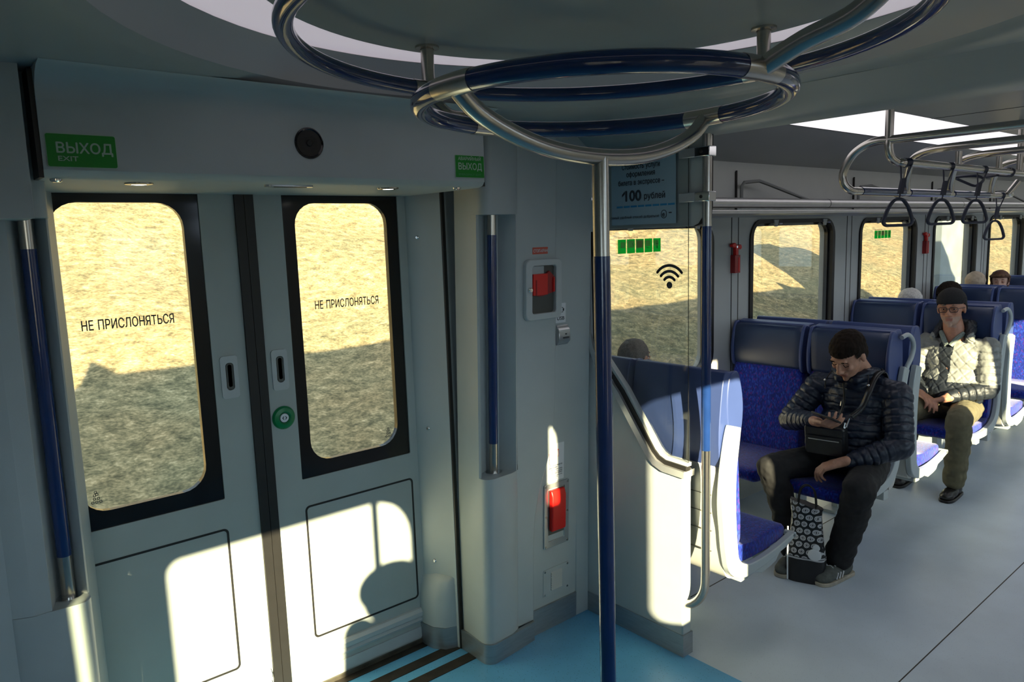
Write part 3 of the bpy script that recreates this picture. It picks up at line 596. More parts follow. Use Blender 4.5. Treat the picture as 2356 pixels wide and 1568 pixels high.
m = M(); m.ring(rr(2.172, 2.338, .166, .302, .006), rr(2.219, 2.291, .188, .280, .003), 'Y', -.003, 0, WALL); m.box(2.219, 2.291, -.001, 0, .188, .280, BLACK); onwall(m).build('cover', t)
m = M()
for i in range(8): z = .190 + i * .0115; m.prism([(-.001, z), (-.009, z + .001), (-.003, z + .010), (-.001, z + .010)], 'X', 2.22, 2.29, WALL)
onwall(m).build('slats', t)
for x, z in ((2.182, .292), (2.328, .292), (2.182, .176), (2.328, .176)):
    m = M(); m.lathe([(0, -.005), (.004, -.005), (.0055, -.003)], (x, 0, z), STEEL, 'Y', 12); onwall(m).build('screw', t)
# ================================================================ GLASS SCREEN (partition)
PX, PX2 = 2.47, 2.53
t = thing('glass_screen', 'grey draught screen with a tall glass pane between vestibule and seats', 'partition', (PX, 2.1, 0))
def X_(m, poly, a, b, mt): m.prism(poly, 'X', a, b, mt)
m = M(); X_(m, [(2.60, 0.0), (1.852, 0.0), (1.852, .78), (1.846, .84), (1.87, .845), (1.95, .835), (2.01, .862), (2.195, 1.13), (2.33, 1.30), (2.36, 1.36), (2.365, 2.0), (2.60, 2.0)], PX, PX2, WALL)
o = m.build('lower_panel', t, bevel=.006)
m = M(); m.box(PX - .004, PX2 + .004, 1.846, 2.44, 0, .100, KICK); m.build('kick_plate', t)
# seal and trim follow the edge
def band(off0, off1):
    """a strip beside the sloping edge of the panel, offsets measured upwards from it"""
    P = [(2.372, 1.86), (2.368, 1.40), (2.352, 1.335), (2.325, 1.275), (2.196, 1.135), (2.02, .895), (1.99, .868), (1.95, .852), (1.838, .846)]
    out = []
    for o_ in (off0, off1):
        row = []
        for i, p in enumerate(P):
            a = P[max(i - 1, 0)]; b = P[min(i + 1, len(P) - 1)]; d = V((b[0] - a[0], b[1] - a[1])).normalized(); nn = V((d[1], -d[0]))
            nn = -nn if nn[1] < 0 and i > 2 else nn
            if i <= 2: nn = V((-abs(nn[0]), abs(nn[1])))
            row.append((p[0] + nn[0] * o_, p[1] + nn[1] * o_))
        out.append(row)
    return out[0] + out[1][::-1]
m = M(); X_(m, band(-.030, 0.0), PX - .012, PX2 + .004, SILVER); m.build('edge_trim', t, label='bright metal trim')
m = M(); X_(m, band(-.002, .020), PX + .002, PX + .032, BLACK); m.build('seal', t)
m = M(); X_(m, band(.018, .034), PX + .010, PX + .040, LIGHTF); m.build('seal_lip', t)
m = M(); X_(m, [(2.362, .9 + .5), (2.32, 1.28), (2.19, 1.15), (2.01, .905), (1.95, .87), (1.838, .86), (1.838, 2.20), (2.362, 2.20)], PX + .022, PX + .030, CLEAR); gp = m.build('glass_pane', t)
m = M(); X_(m, [(2.362, 1.868), (1.815, 1.868), (1.79, 1.878), (1.770, 1.905), (1.763, 1.94), (1.763, 2.235), (2.362, 2.235)], PX + .030, PX2 + .01, WALL); m.build('upper_panel', t, bevel=.004)
m = M(); X_(m, [(1.763, 2.235), (1.763, 1.94), (1.770, 1.905), (1.79, 1.878), (1.815, 1.868), (1.800, 1.868), (1.775, 1.876), (1.757, 1.90), (1.750, 1.94), (1.750, 2.235)], PX + .020, PX2, BLACK); m.build('edge_seal', t)
m = M(); m.box(PX + .020, PX + .0219, 1.8375, 1.8395, .86, 2.2, BLACK); m.build('pane_edge', t)
# poster
t = thing('fare_poster', 'pale blue printed fare poster on the upper part of the glass screen', 'poster', (PX + .02, 2.07, 2.04))
m = M(); m.box(PX + .0185, PX + .0215, 1.900, 2.250, 1.884, 2.20, PAPER); m.build('sheet', t)
m = M(); xx = PX + .0180
for s_, z, sz, wd, yc in (('Стоимость услуги', 2.120, .030, .205, 2.083), ('оформления', 2.088, .030, .155, 2.083), ('билета в экспрессе –', 2.053, .030, .25, 2.083), ('самый удобный способ добраться!', 1.912, .014, .27, 2.12)):
    m.text(s_, sz, (xx, yc, z), YN, ZP, DARKP, width=wd, align='C')
m.text('100', .062, (xx, 2.180, 1.986), YN, ZP, DARKP, width=.085, bold=.035); m.prism([(2.171, 2.017), (2.187, 2.004), (2.187, 2.014), (2.171, 2.029)], 'X', xx - .0012, xx - .0006, DARKP); m.text('рублей', .036, (xx, 2.066, 1.990), YN, ZP, DARKP, width=.11)
for i in range(8): m.box(xx - .0005, xx + .0005, 1.905 + i * .040, 1.905 + i * .040 + .034, 1.958, 1.966, BLUEP)
m.ring(rr(1.945, 1.975, 1.905, 1.940, .0145), rr(1.948, 1.972, 1.908, 1.937, .0115), 'X', xx - .0004, xx, DARKP); m.text('e', .03, (xx, 1.969, 1.913), YN, ZP, DARKP); m.box(xx - .0004, xx, 1.92, 1.935, 1.925, 1.93, DARKP)
m.build('printed_text', t, smooth=False, weld=False, label='dark text and a blue dashed line')
# wifi sticker on the pane
m = M(); wx = PX + .0212; yc, zc = 1.935, 1.628
m.lathe([(0, -.0006), (.0145, -.0006), (.0145, 0)], (wx, yc, zc), DARKP, 'X', 24)
for r in (.034, .058, .082):
    A = arc(yc, zc, r - .006, 40, 140, 16); B = arc(yc, zc, r + .006, 140, 40, 16)
    B = [(yc + (r + .006) * math.cos(math.radians(a)), zc + (r + .006) * math.sin(math.radians(a))) for a in [140 - 100 * i / 16 for i in range(17)]]
    m.prism(A + B, 'X', wx - .0006, wx, DARKP)
    for a in (40, 140): m.lathe([(0, -.0006), (.006, -.0006), (.006, 0)], (wx, yc + r * math.cos(math.radians(a)), zc + r * math.sin(math.radians(a))), DARKP, 'X', 12)
tag(m.build('wireless_sticker', smooth=False, weld=False), 'dark wireless symbol sticker on the glass screen', 'sticker')
# screen handrail with clamps
t = thing('screen_handrail', 'upright handrail with navy middle along the aisle edge of the glass screen', 'handrail', (2.50, 1.757, .25))
hx, hy = 2.50, 1.757
m = M(); m.cyl((hx, hy, 2.225), (hx, hy, 1.866), TR, STEEL, 20); m.build('steel_end', t)
m = M(); m.cyl((hx, hy, 1.866), (hx, hy, .95), TR + .001, BLUEC, 24); m.build('grip', t)
m = M(); m.tube(smooth_path([(hx, hy, .95), (hx, hy, .6), (hx, hy, .40), (hx, hy + .006, .335), (hx, hy + .03, .285), (hx, hy + .065, .25), (hx, 1.853, .235)], 6), TR, STEEL, 20); m.build('steel_end', t, ang=60)
for z in (2.155, 1.982):
    m = M(); m.box(hx - .024, hx + .024, hy - .026, hy + .045, z - .019, z + .019, CHROME); m.box(hx - .024, hx - .012, hy + .04, hy + .12, z - .019, z + .019, SILVER); m.cyl((hx - .028, hy + .012, z), (hx - .022, hy + .012, z), .007, BLACK, 12); m.build('clamp', t, bevel=.003)
# emergency stickers on windows
def thin_print(name, col):
    if name in MATS: return MATS[name]
    m = bpy.data.materials.new(name); m.use_nodes = True; nt = m.node_tree; N = nt.nodes; L = nt.links; N.remove(N['Principled BSDF'])
    a = N.new('ShaderNodeBsdfDiffuse'); b = N.new('ShaderNodeBsdfTranslucent'); c = N.new('ShaderNodeBsdfTransparent'); x = N.new('ShaderNodeMixShader'); y = N.new('ShaderNodeMixShader')
    for q in (a, b, c): q.inputs[0].default_value = (*col, 1)
    x.inputs[0].default_value = .6; y.inputs[0].default_value = .45; L.new(a.outputs[0], x.inputs[1]); L.new(b.outputs[0], x.inputs[2]); L.new(x.outputs[0], y.inputs[1]); L.new(c.outputs[0], y.inputs[2]); L.new(y.outputs[0], N['Material Output'].inputs[0])
    MATS[name] = m; return m
def esticker(x0, z0, wd, lab):
    h = wd / 5 * .84; t = thing('emergency_exit_sticker', lab, 'sticker', (x0, YW + .03, z0))
    y = YW + .0325; s = wd / 5
    m = M()
    SG = thin_print('sticker_green', (0.03, .75, .22)); BEI = thin_print('sticker_cream', (.90, .78, .55))
    for k in range(5):
        a = x0 + k * s; m.box(a, a + s * .88, y, y + .001, z0, z0 + s * .84 * 1.22, SG)
        if k == 0: m.box(a + s * .30, a + s * .80, y - .0005, y, z0 + s * .42, z0 + s * .82, BEI)
        elif k == 1: m.box(a + s * .08, a + s * .76, y - .0005, y, z0 + s * .40, z0 + s * .92, BEI)
        elif k == 2: m.box(a + s * .03, a + s * .80, y - .0005, y, z0 + s * .34, z0 + s * .96, BEI); m.box(a + s * .10, a + s * .72, y - .0008, y - .0005, z0 + s * .42, z0 + s * .88, thin_print('sticker_pink', (.9, .66, .48)))
        else: m.box(a + s * .08, a + s * .62, y - .0005, y, z0 + s * .45, z0 + s * .90, BEI)
    m.build('pictograms', t)
    m = M(); f = wd / .39
    m.text('Окно – аварийный выход', .014 * f, (x0, y, z0 + s * 1.10), XP, ZP, REDP, width=wd * .44)
    for k, tt in enumerate(('1. Выдернуть шнур', '2. Разбить стекло', '3. Выдавить стекло', '4. Удалить осколки', '5. Покинуть вагон')): m.text(tt, .007 * f, (x0 + k * s, y, z0 - .016 * f), XP, ZP, TEXT, width=s * .68)
    a = x0 + 4 * s + s * .42; zz = z0 + s * .35
    m.tube([(a, y - .002, zz + s * .4), (a, y - .002, zz + s * .1), (a - s * .08, y - .002, zz - s * .1)], s * .02, DARKP, 6); m.tube([(a, y - .002, zz + s * .1), (a + s * .08, y - .002, zz - s * .12)], s * .02, DARKP, 6); m.tube([(a - s * .14, y - .002, zz + s * .28), (a + s * .14, y - .002, zz + s * .28)], s * .018, DARKP, 6); m.ball((a, y - .002, zz + s * .46), s * .04, DARKP, 5)
    m.tube([(x0 + s * 1.58, y - .002, z0 + s * .72), (x0 + s * 1.68, y - .002, z0 + s * .52)], s * .015, DARKP, 6); m.tube([(x0 + s * 3.2, y - .002, z0 + s * .35), (x0 + s * 3.5, y - .002, z0 + s * .32)], s * .02, DARKP, 6)
    m.build('printed_text', t, smooth=False, weld=False)
esticker(3.125, 1.735, .385, 'green row of emergency pictograms on the window behind the glass screen')
esticker(6.31, 1.735, .315, 'small green row of emergency pictograms on the window above the hanging straps')
# hammers
def hammer(x, z, lab):
    t = thing('emergency_hammer', lab, 'hammer', (x, YW, z))
    m = M(); m.box(x - .030, x + .030, YW - .035, YW, z, z + .115, REDD); m.box(x + .006, x + .020, YW - .037, YW - .035, z + .01, z + .10, RED); m.build('holder', t, bevel=.006)
    m = M(); m.box(x - .012, x + .018, YW - .030, YW - .006, z + .11, z + .175, RED); m.prism([(x - .055, z + .185), (x - .05, z + .168), (x + .045, z + .150), (x + .055, z + .165), (x + .045, z + .182), (x + .0, z + .178), (x - .02, z + .195)], 'Y', YW - .032, YW - .008, RED); m.build('hammer_head', t, bevel=.004)
    m = M(); m.tube([(x - .005, YW - .035, z + .168), (x - .005, YW - .012, z + .168)], .008, CHROME, 10); m.build('tip', t)
hammer(4.20, 1.570, 'red emergency hammer on the post beside the glass screen')
hammer(7.24, 1.575, 'farther red emergency hammer on the post beyond the hanging straps')
# ================================================================ LUGGAGE RACK and STRAP FRAME
t = thing('luggage_rack', 'long silver luggage rack rail above the windows', 'luggage rack', (2.53, 2.45, 1.98))
LR = mat('rack_aluminium', (.45, .45, .45), .35, .85, var=.04)
m = M(); m.cyl((2.53, 2.45, 2.0), (XE - .1, 2.45, 2.0), .030, LR, 20); 
for a in (4.83, 7.2, 9.6): m.cyl((a - .004, 2.45, 2.0), (a + .004, 2.45, 2.0), .0305, BLACK, 20)
m.build('front_rail', t)
m = M(); m.box(2.53, XE - .1, 2.46, 2.69, 1.965, 1.975, CLEAR); m.build('glass_shelf', t)
m = M(); m.box(2.53, XE - .1, 2.40, 2.695, 1.935, 1.958, LR); m.build('under_rail', t, bevel=.004)
for a in (4.15, 5.73, 7.23, 8.73):
    m = M(); m.tube([(a, 2.66, 1.98), (a, 2.66, 2.115), (a + .02, 2.655, 2.14), (a + .15, 2.63, 2.15), (a + .22, 2.61, 2.13), (a + .60, 2.52, 2.02)], .011, TEXT if 0 else mat('grey_bracket', (.16, .17, .17), .5), 8); m.build('bracket', t)
t = thing('strap_frame', 'curved steel grab frame carrying the hanging straps over the seats', 'grab rail', (4.5, 1.5, 2.0))
YA, YB, ZA, ZB, ZC = 1.455, 1.67, 2.125, 2.012, 2.225
def T(name, pts, n=6, r=.0185, mt=STEEL): m = M(); m.tube(smooth_path(pts, n) if n else pts, r, mt, 14); return m.build(name, t, ang=60)
for k, X1 in enumerate((3.50, 4.02, 4.62, 5.3)):
    post = k in (0, 3)
    T('crossbar', [(X1, wl(YA), ZC), (X1, 1.2, ZC), (X1, 1.46, ZC), (X1, 1.55, ZC), (X1, 1.615, ZC - .02), (X1, 1.665, ZC - .06), (X1, 1.70, ZC - .13), (X1 + .005, 1.695, ZC - .18), (X1 + .03, 1.675, ZC - .21), (X1 + .07, YB, ZB)] if k in (0,) else [(X1 - .1, wl(YA), ZC - .02), (X1 - .1, 1.3, ZC - .02), (X1 - .05, 1.5, ZC - .025), (X1, 1.60, ZC - .06), (X1 + .07, 1.65, ZC - .14), (X1 + .12, YB, ZB)])
    if k == 0: T('ceiling_post', [(X1, 1.495, 2.434), (X1, 1.495, ZC)], 0)
    elif k == 3: T('ceiling_post', [(X1 - .12, YA, 2.434), (X1 - .12, YA, ZA)], 0)
    else: T('link_post', [(X1 + .2, YA, ZC - .02), (X1 + .2, YA, ZA)], 0, .016)
T('strap_rail', [(3.50, 1.495, ZC), (3.50, 1.495, 2.19), (3.515, 1.49, 2.15), (3.56, 1.475, 2.127), (3.63, YA, ZA), (4.2, YA, ZA), (4.8, YA, ZA), (5.4, YA, ZA)])
T('cross_rail', [(3.40, wl(YA), ZC - .01), (5.4, wl(YA), ZC - .01)], 0); T('ceiling_post', [(3.5, wl(YA), 2.434), (3.5, wl(YA), ZC)], 0); T('ceiling_post', [(5.2, wl(YA), 2.434), (5.2, wl(YA), ZC)], 0)
o = T('sleeved_rail', [(3.56, YB, ZB), (5.6, YB, ZB), (5.68, YB - .02, ZB + .02), (5.75, YB - .05, ZB + .09)], 4)
for a, b in ((3.62, 4.10), (4.17, 4.70), (4.78, 5.35)):
    m = M(); m.cyl((a, YB, ZB), (b, YB, ZB), .0205, BLUEC, 16); mm = m.build('blue_sleeve', o)
# hanging straps
STR = mat('navy_strap', (.012, .018, .045), .45)
def strap():
    r = thing('hanging_strap', 'x', 'hand strap')
    m = M(); m.lathe([(.021, -.013), (.026, -.013), (.026, .013), (.021, .013)], (0, 0, 0), STR, 'X', 16); m.build('clamp', r)
    m = M(); m.tube([(-.012, .022, -.008), (-.006, .006, -.09)], .004, STR, 6); m.tube([(.012, -.022, -.008), (.006, -.006, -.09)], .004, STR, 6); m.box(-.011, .011, -.007, .007, -.17, -.085, STR); m.tube([(0, 0, -.17), (0, 0, -.205)], .004, STR, 6); m.build('webbing', r)
    m = M(); P = [(0, -.198), (-.022, -.206), (-.045, -.245), (-.062, -.300), (-.066, -.325), (-.055, -.341), (-.03, -.343), (0, -.343), (.03, -.343), (.055, -.341), (.066, -.325), (.062, -.300), (.045, -.245), (.022, -.206)]
    m.tube(smooth_path([(a, 0, b) for a, b in P], 4, closed=True), .0085, STR, 10, closed=True); m.v = [(x * 1.15 - .035, y, z) for x, y, z in m.v]; m.build('handle_loop', r, ang=60)
    for ch in r.children:
        for v in ch.data.vertices: v.co.z *= .82
        if ch.name.startswith('webbing'):
            for v in ch.data.vertices: v.co.x += .14 * v.co.z * (.035 / .024)
    return r
s0 = strap()
for k, (x, lab) in enumerate(((3.60, 'navy triangular hand strap, nearest the glass screen'), (4.10, 'navy triangular hand strap, second along the rail'), (4.57, 'navy triangular hand strap, third along the rail'), (4.98, 'navy hand strap flipped up and caught over the rail'))):
    s = s0 if k == 0 else copy_tree(s0)
    s.location = (x, YA, ZA); s['label'] = lab; s['group'] = 'hand straps on the steel rail'
    s.rotation_euler = (0, 0, math.radians(-28))
    if k == 3: s.rotation_euler = (math.radians(80), math.radians(20), math.radians(-28)); s.location = (5.02, YA, ZA)
s = copy_tree(s0); s.location = (5.6, YB + .0, ZB); s['label'] = 'navy triangular hand strap at the right edge, hanging from the sleeved rail'; s['group'] = 'hand straps on the steel rail'; s.rotation_euler = (0, 0, math.radians(-28))
# ================================================================ SEATS
def fabric():
    m = bpy.data.materials.new('blue_seat_fabric'); m.use_nodes = True; nt = m.node_tree; N = nt.nodes; L = nt.links; b = N['Principled BSDF']
    b.inputs['Roughness'].default_value = .85; b.inputs['Sheen Weight'].default_value = .3; b.inputs['Specular IOR Level'].default_value = .15
    tc = N.new('ShaderNodeTexCoord'); mp = N.new('ShaderNodeMapping'); mp.inputs['Scale'].default_value = (1, 1, .5); L.new(tc.outputs['Object'], mp.inputs[0])
    vo = N.new('ShaderNodeTexVoronoi'); vo.inputs['Scale'].default_value = 140; L.new(mp.outputs[0], vo.inputs['Vector'])
    r = N.new('ShaderNodeValToRGB'); E_ = r.color_ramp.elements; r.color_ramp.interpolation = 'CONSTANT'
    E_[0].position = 0; E_[0].color = (.008, .022, .27, 1); E_[1].position = .90; E_[1].color = (.07, .022, .23, 1)
    for p, c in ((.35, (.006, .018, .19, 1)), (.62, (.014, .055, .40, 1)), (.78, (.012, .035, .34, 1))): e = E_.new(p); e.color = c
    sep = N.new('ShaderNodeSeparateColor'); L.new(vo.outputs['Color'], sep.inputs[0]); L.new(sep.outputs[0], r.inputs[0]); L.new(r.outputs[0], b.inputs['Base Color'])
    return m
FAB = fabric()
LEA = mat('navy_leather', (.019, .037, .095), .33, var=.06, scale=12, bump=.25, bscale=500)
SHB = mat('blue_back_shell', (.046, .074, .215), .38, var=.03, scale=10)
SFR = mat('seat_frame_grey', (.44, .49, .49), .28, var=.02, coat=.2)
SHG = mat('seat_shell_cream', (.52, .52, .48), .4, var=.02)
def ribbon(m, pts, half, y0, y1, mt):
    """flat band following a path in the xz plane with varying half width"""
    P = smooth_path([(p[0], p[1], p[2] if len(p) > 2 else half) for p in pts], 6); A = []; B = []
    for i, p in enumerate(P):
        a, b = P[max(i - 1, 0)], P[min(i + 1, len(P) - 1)]; d = V((b.x - a.x, b.y - a.y)).normalized(); n = V((-d.y, d.x))
        A.append((p.x + n.x * p.z, p.y + n.y * p.z)); B.append((p.x - n.x * p.z, p.y - n.y * p.z))
    m.prism(A + B[::-1], 'Y', y0, y1, mt)
def cushion(m, prof, y0, y1, mt, crown=.012, ny=8):
    """closed xz profile lofted along y with a slight crown and pulled-in ends"""
    n = len(prof); cx = sum(p[0] for p in prof) / n; cz = sum(p[1] for p in prof) / n; rows = []
    ys = [0, .012, .04] + [k / ny for k in range(1, ny)] + [.96, .988, 1]
    for u in ys:
        e = min(u, 1 - u); k = 1 - .12 * max(0, 1 - e / .04) ** 2
        rows.append([(cx + (x - cx) * k, y0 + (y1 - y0) * u, cz + (z - cz) * k) for x, z in prof])
    vs = [v for r in rows for v in r]; fs = []
    for a in range(len(rows) - 1):
        for i in range(n): j = (i + 1) % n; fs.append((a * n + i, a * n + j, (a + 1) * n + j, (a + 1) * n + i))
    fs += [tuple(range(n))[::-1], tuple(range((len(rows) - 1) * n, len(rows) * n))]; m.add(vs, fs, mt)
def make_seats(kind):
    """double seat facing +x, spine plane x = 0, aisle side y = 0, window side y = 1.03"""
    r = thing('double_seat', 'x', 'seat')
    G = kind == 'G'; Lf = .73 if G else .60; W = 1.03; d = .03 if G else 0
    def P3(pts): return [(q.x, q.y) for q in smooth_path([(a, b, 0) for a, b in pts], 4, closed=True)]
    for k, (a, b) in enumerate(((.035, .500), (.545, 1.02))):
        m = M(); cushion(m, P3([(.10 + d, 1.235), (.135 + d, 1.25), (.17 + d, 1.225), (.185 + d, 1.12), (.175 + d, 1.01), (.14 + d, .985), (.095 + d, 1.0), (.08 + d, 1.12)]), a, b, LEA)
        h = m.build('headrest', r, ang=50)
        for yy in (a - .008, b - .012):
            m = M(); m.prism(P3([(.09 + d, 1.235), (.13 + d, 1.262), (.165 + d, 1.24), (.195 + d, 1.12), (.185 + d, 1.0), (.15 + d, .97), (.095 + d, .985), (.075 + d, 1.12)]), 'Y', yy, yy + .020, SHB); m.build('side_cap', h, bevel=.006)
        m = M(); m.prism(P3([(.055, 1.245), (.10 + d, 1.262), (.125 + d, 1.245), (.10 + d, 1.1), (.09 + d, .9), (.06, .84), (.035, .86), (.025, 1.02)]), 'Y', a - .004, b + .004, SHB); m.build('head_shell', r, bevel=.006, label='smooth blue plastic shell behind the headrest')
        m = M(); cushion(m, P3([(.10 + d, 1.0), (.16 + d, .995), (.175 + d, .9), (.19 + d, .70), (.20 + d, .56), (.19 + d, .46), (.10 + d, .46), (.09 + d, .7)]), a, b, FAB); m.build('backrest', r, ang=50, label='blue patterned backrest')
        fr = Lf - .02
        m = M(); cushion(m, P3([(.16 + d, .475), (.30, .462), (fr - .12, .470), (fr - .03, .468), (fr, .445), (fr - .01, .405), (fr - .08, .395), (.3, .385), (.15 + d, .40)]), a, b, FAB); m.build('seat_cushion', r, ang=50, label='blue patterned seat cushion')
        m = M(); m.prism(P3([(.03, .86), (.07, .85), (.08, .7), (.085, .55), (.11, .42), (.15, .36), (.13, .345), (.08, .37), (.05, .45), (.028, .6), (.022, .75)]), 'Y', a - .004, b + .004, SHG)
        sh = m.build('back_shell', r, label='pale grooved plastic shell of the seat back')
        m = M()
        for z in (.74, .66, .58, .49): m.box(.019, .026, a + .03, b - .03, z - .0012, z + .0012, TEXT)
        m.build('groove', sh)
    for yy, nm in ((-.005, 0), (W - .02, 1)):
        m = M()
        if G: ribbon(m, [(.05, 1.045, .034), (.075, .98, .034), (.10, .85, .032), (.115, .72, .030), (.12, .60, .030), (.14, .50, .031), (.20, .435, .030), (.32, .405, .026), (.46, .400, .022), (.60, .418, .020), (Lf, .455, .016)], .03, yy, yy + .034, SFR)
        else: ribbon(m, [(.10, 1.035, .036), (.085, .98, .042), (.06, .85, .046), (.052, .72, .050), (.062, .60, .046), (.075, .50, .044), (.10, .42, .040), (.18, .372, .030), (.30, .368, .022), (.45, .385, .018), (Lf, .418, .012)], .03, yy, yy + .034, SFR)
        f = m.build('side_frame', r, bevel=.008)
        if not G:
            m = M(); m.prism([(.20, .36), (.56, .40), (.54, .375), (.47, .365), (.44, .335), (.40, .325), (.32, .315), (.24, .345)], 'Y', yy + .006, yy + .030, SFR); m.build('tip_bracket', f, bevel=.004)
            m = M(); m.tube([(Lf - .01, yy + .0, .418), (Lf - .01, yy + .05, .418)], .013, SFR, 12); m.build('end_cap', f)
        if G and nm == 0:
            m = M(); m.tube(smooth_path([(.12, yy + .012, 1.225), (.06, yy + .004, 1.235), (.005, yy + .0, 1.20), (-.012, yy, 1.15), (.005, yy + .003, 1.10), (.04, yy + .008, 1.055), (.055, yy + .012, 1.02)], 5), [.013] * 31, SFR, 12); m.build('grab_handle', r, ang=60)
    m = M(); m.box(.18, .24, .02, W - .01, .31, .36, SFR); m.box(.40, .46, .02, W - .01, .33, .385, SFR); m.build('cross_beam', r, bevel=.004)
    m = M(); m.prism([(.12, .33), (.50, .35), (.46, .31), (.32, .27), (.30, .02), (.20, .02), (.18, .27)], 'Y', .50, .54, SFR); m.prism([(.12, .02), (.40, .02), (.40, 0), (.12, 0)], 'Y', .47, .57, SFR); m.build('leg', r, bevel=.004)
    m = M(); m.box(.05, .10, .501, .544, .60, .99, SHG); m.build('spacer', r)
    return r
sF = make_seats('F'); sG = make_seats('G')
rows = [('F', 2.53, 1, 'pair of blue seats just behind the glass screen, seen from the back'),
        ('G', 4.372, -1, 'pair of blue seats facing the camera, where the man with the phone sits'),
        ('F', 4.385, 1, 'blue seat pair turned away, right behind the man with the phone'),
        ('G', 6.03, -1, 'pair of blue seats facing the camera, where the man in the black beanie sits'),
        ('F', 6.04, 1, 'blue seat pair turned away, right behind the man in the beanie'),
        ('G', 7.66, -1, 'pair of blue seats facing the camera with a sunlit backrest, third bay'),
        ('F', 7.67, 1, 'pair of blue seats turned away behind the sunlit backrest'),
        ('G', 9.30, -1, 'farthest visible pair of blue seats facing the camera, behind the woman with the headband')]
used = {'F': False, 'G': False}
for kd, x, dr, lab in rows:
    src = sF if kd == 'F' else sG
    s = src if not used[kd] else copy_tree(src); used[kd] = True
    s['label'] = lab; s['group'] = 'blue double seats along the hillside windows'
    if dr == 1: s.location = (x, 1.70, 0)
    else: s.location = (x, 1.70, 0); s.scale = (-1, 1, 1)
# ================================================================ PEOPLE
def sss(name, col, rough=.5): return mat(name, col, rough, var=.10, scale=60, bump=.12, bscale=400)
SKIN1 = sss('skin_warm', (.50, .26, .17)); SKIN2 = sss('skin_ruddy', (.46, .22, .14)); SKIN3 = sss('skin_pale', (.58, .36, .27))
LIP = mat('lip', (.36, .15, .11), .45); HAIRD = mat('dark_brown_hair', (.014, .009, .006), .8, spec=.15, var=.5, scale=90, bump=.6, bscale=300, stretch=(1, 1, .2))
HAIRG = mat('short_grey_hair', (.15, .13, .11), .7, var=.4, scale=200, bump=.6, bscale=500); HAIRW = mat('white_hair', (.55, .53, .50), .7, var=.2, scale=100, bump=.6, bscale=300)
STUB = mat('grey_stubble', (.40, .26, .20), .7, var=.2, scale=300)
NAVY = mat('navy_puffer_nylon', (.010, .017, .036), .42, var=.15, scale=30, bump=.35, bscale=60)
OLIVEJ = mat('pale_quilted_nylon', (.21, .22, .205), .36, var=.10, scale=30, bump=.3, bscale=60); BLKJ = mat('dark_nylon', (.012, .016, .022), .5, var=.2)
BLKT = mat('black_trouser_cloth', (.010, .010, .011), .8, var=.3, scale=25, bump=.4, bscale=40); KHAKI = mat('olive_trouser_cloth', (.13, .115, .065), .85, var=.15, scale=25, bump=.4, bscale=40)
KNIT = mat('black_knit', (.010, .010, .012), .9, var=.3, scale=200, bump=.8, bscale=300); SHIRT = mat('grey_green_collar', (.20, .24, .22), .8, var=.2, scale=120)
SNEAK = mat('worn_sneaker_suede', (.10, .11, .10), .8, var=.3, scale=40); SOLE = mat('pale_rubber_sole', (.42, .38, .30), .7, var=.2); BOOT = mat('black_boot_leather', (.014, .012, .011), .32, var=.3)
BLKL = mat('black_bag_leather', (.015, .016, .018), .3, var=.2, bump=.3, bscale=150)

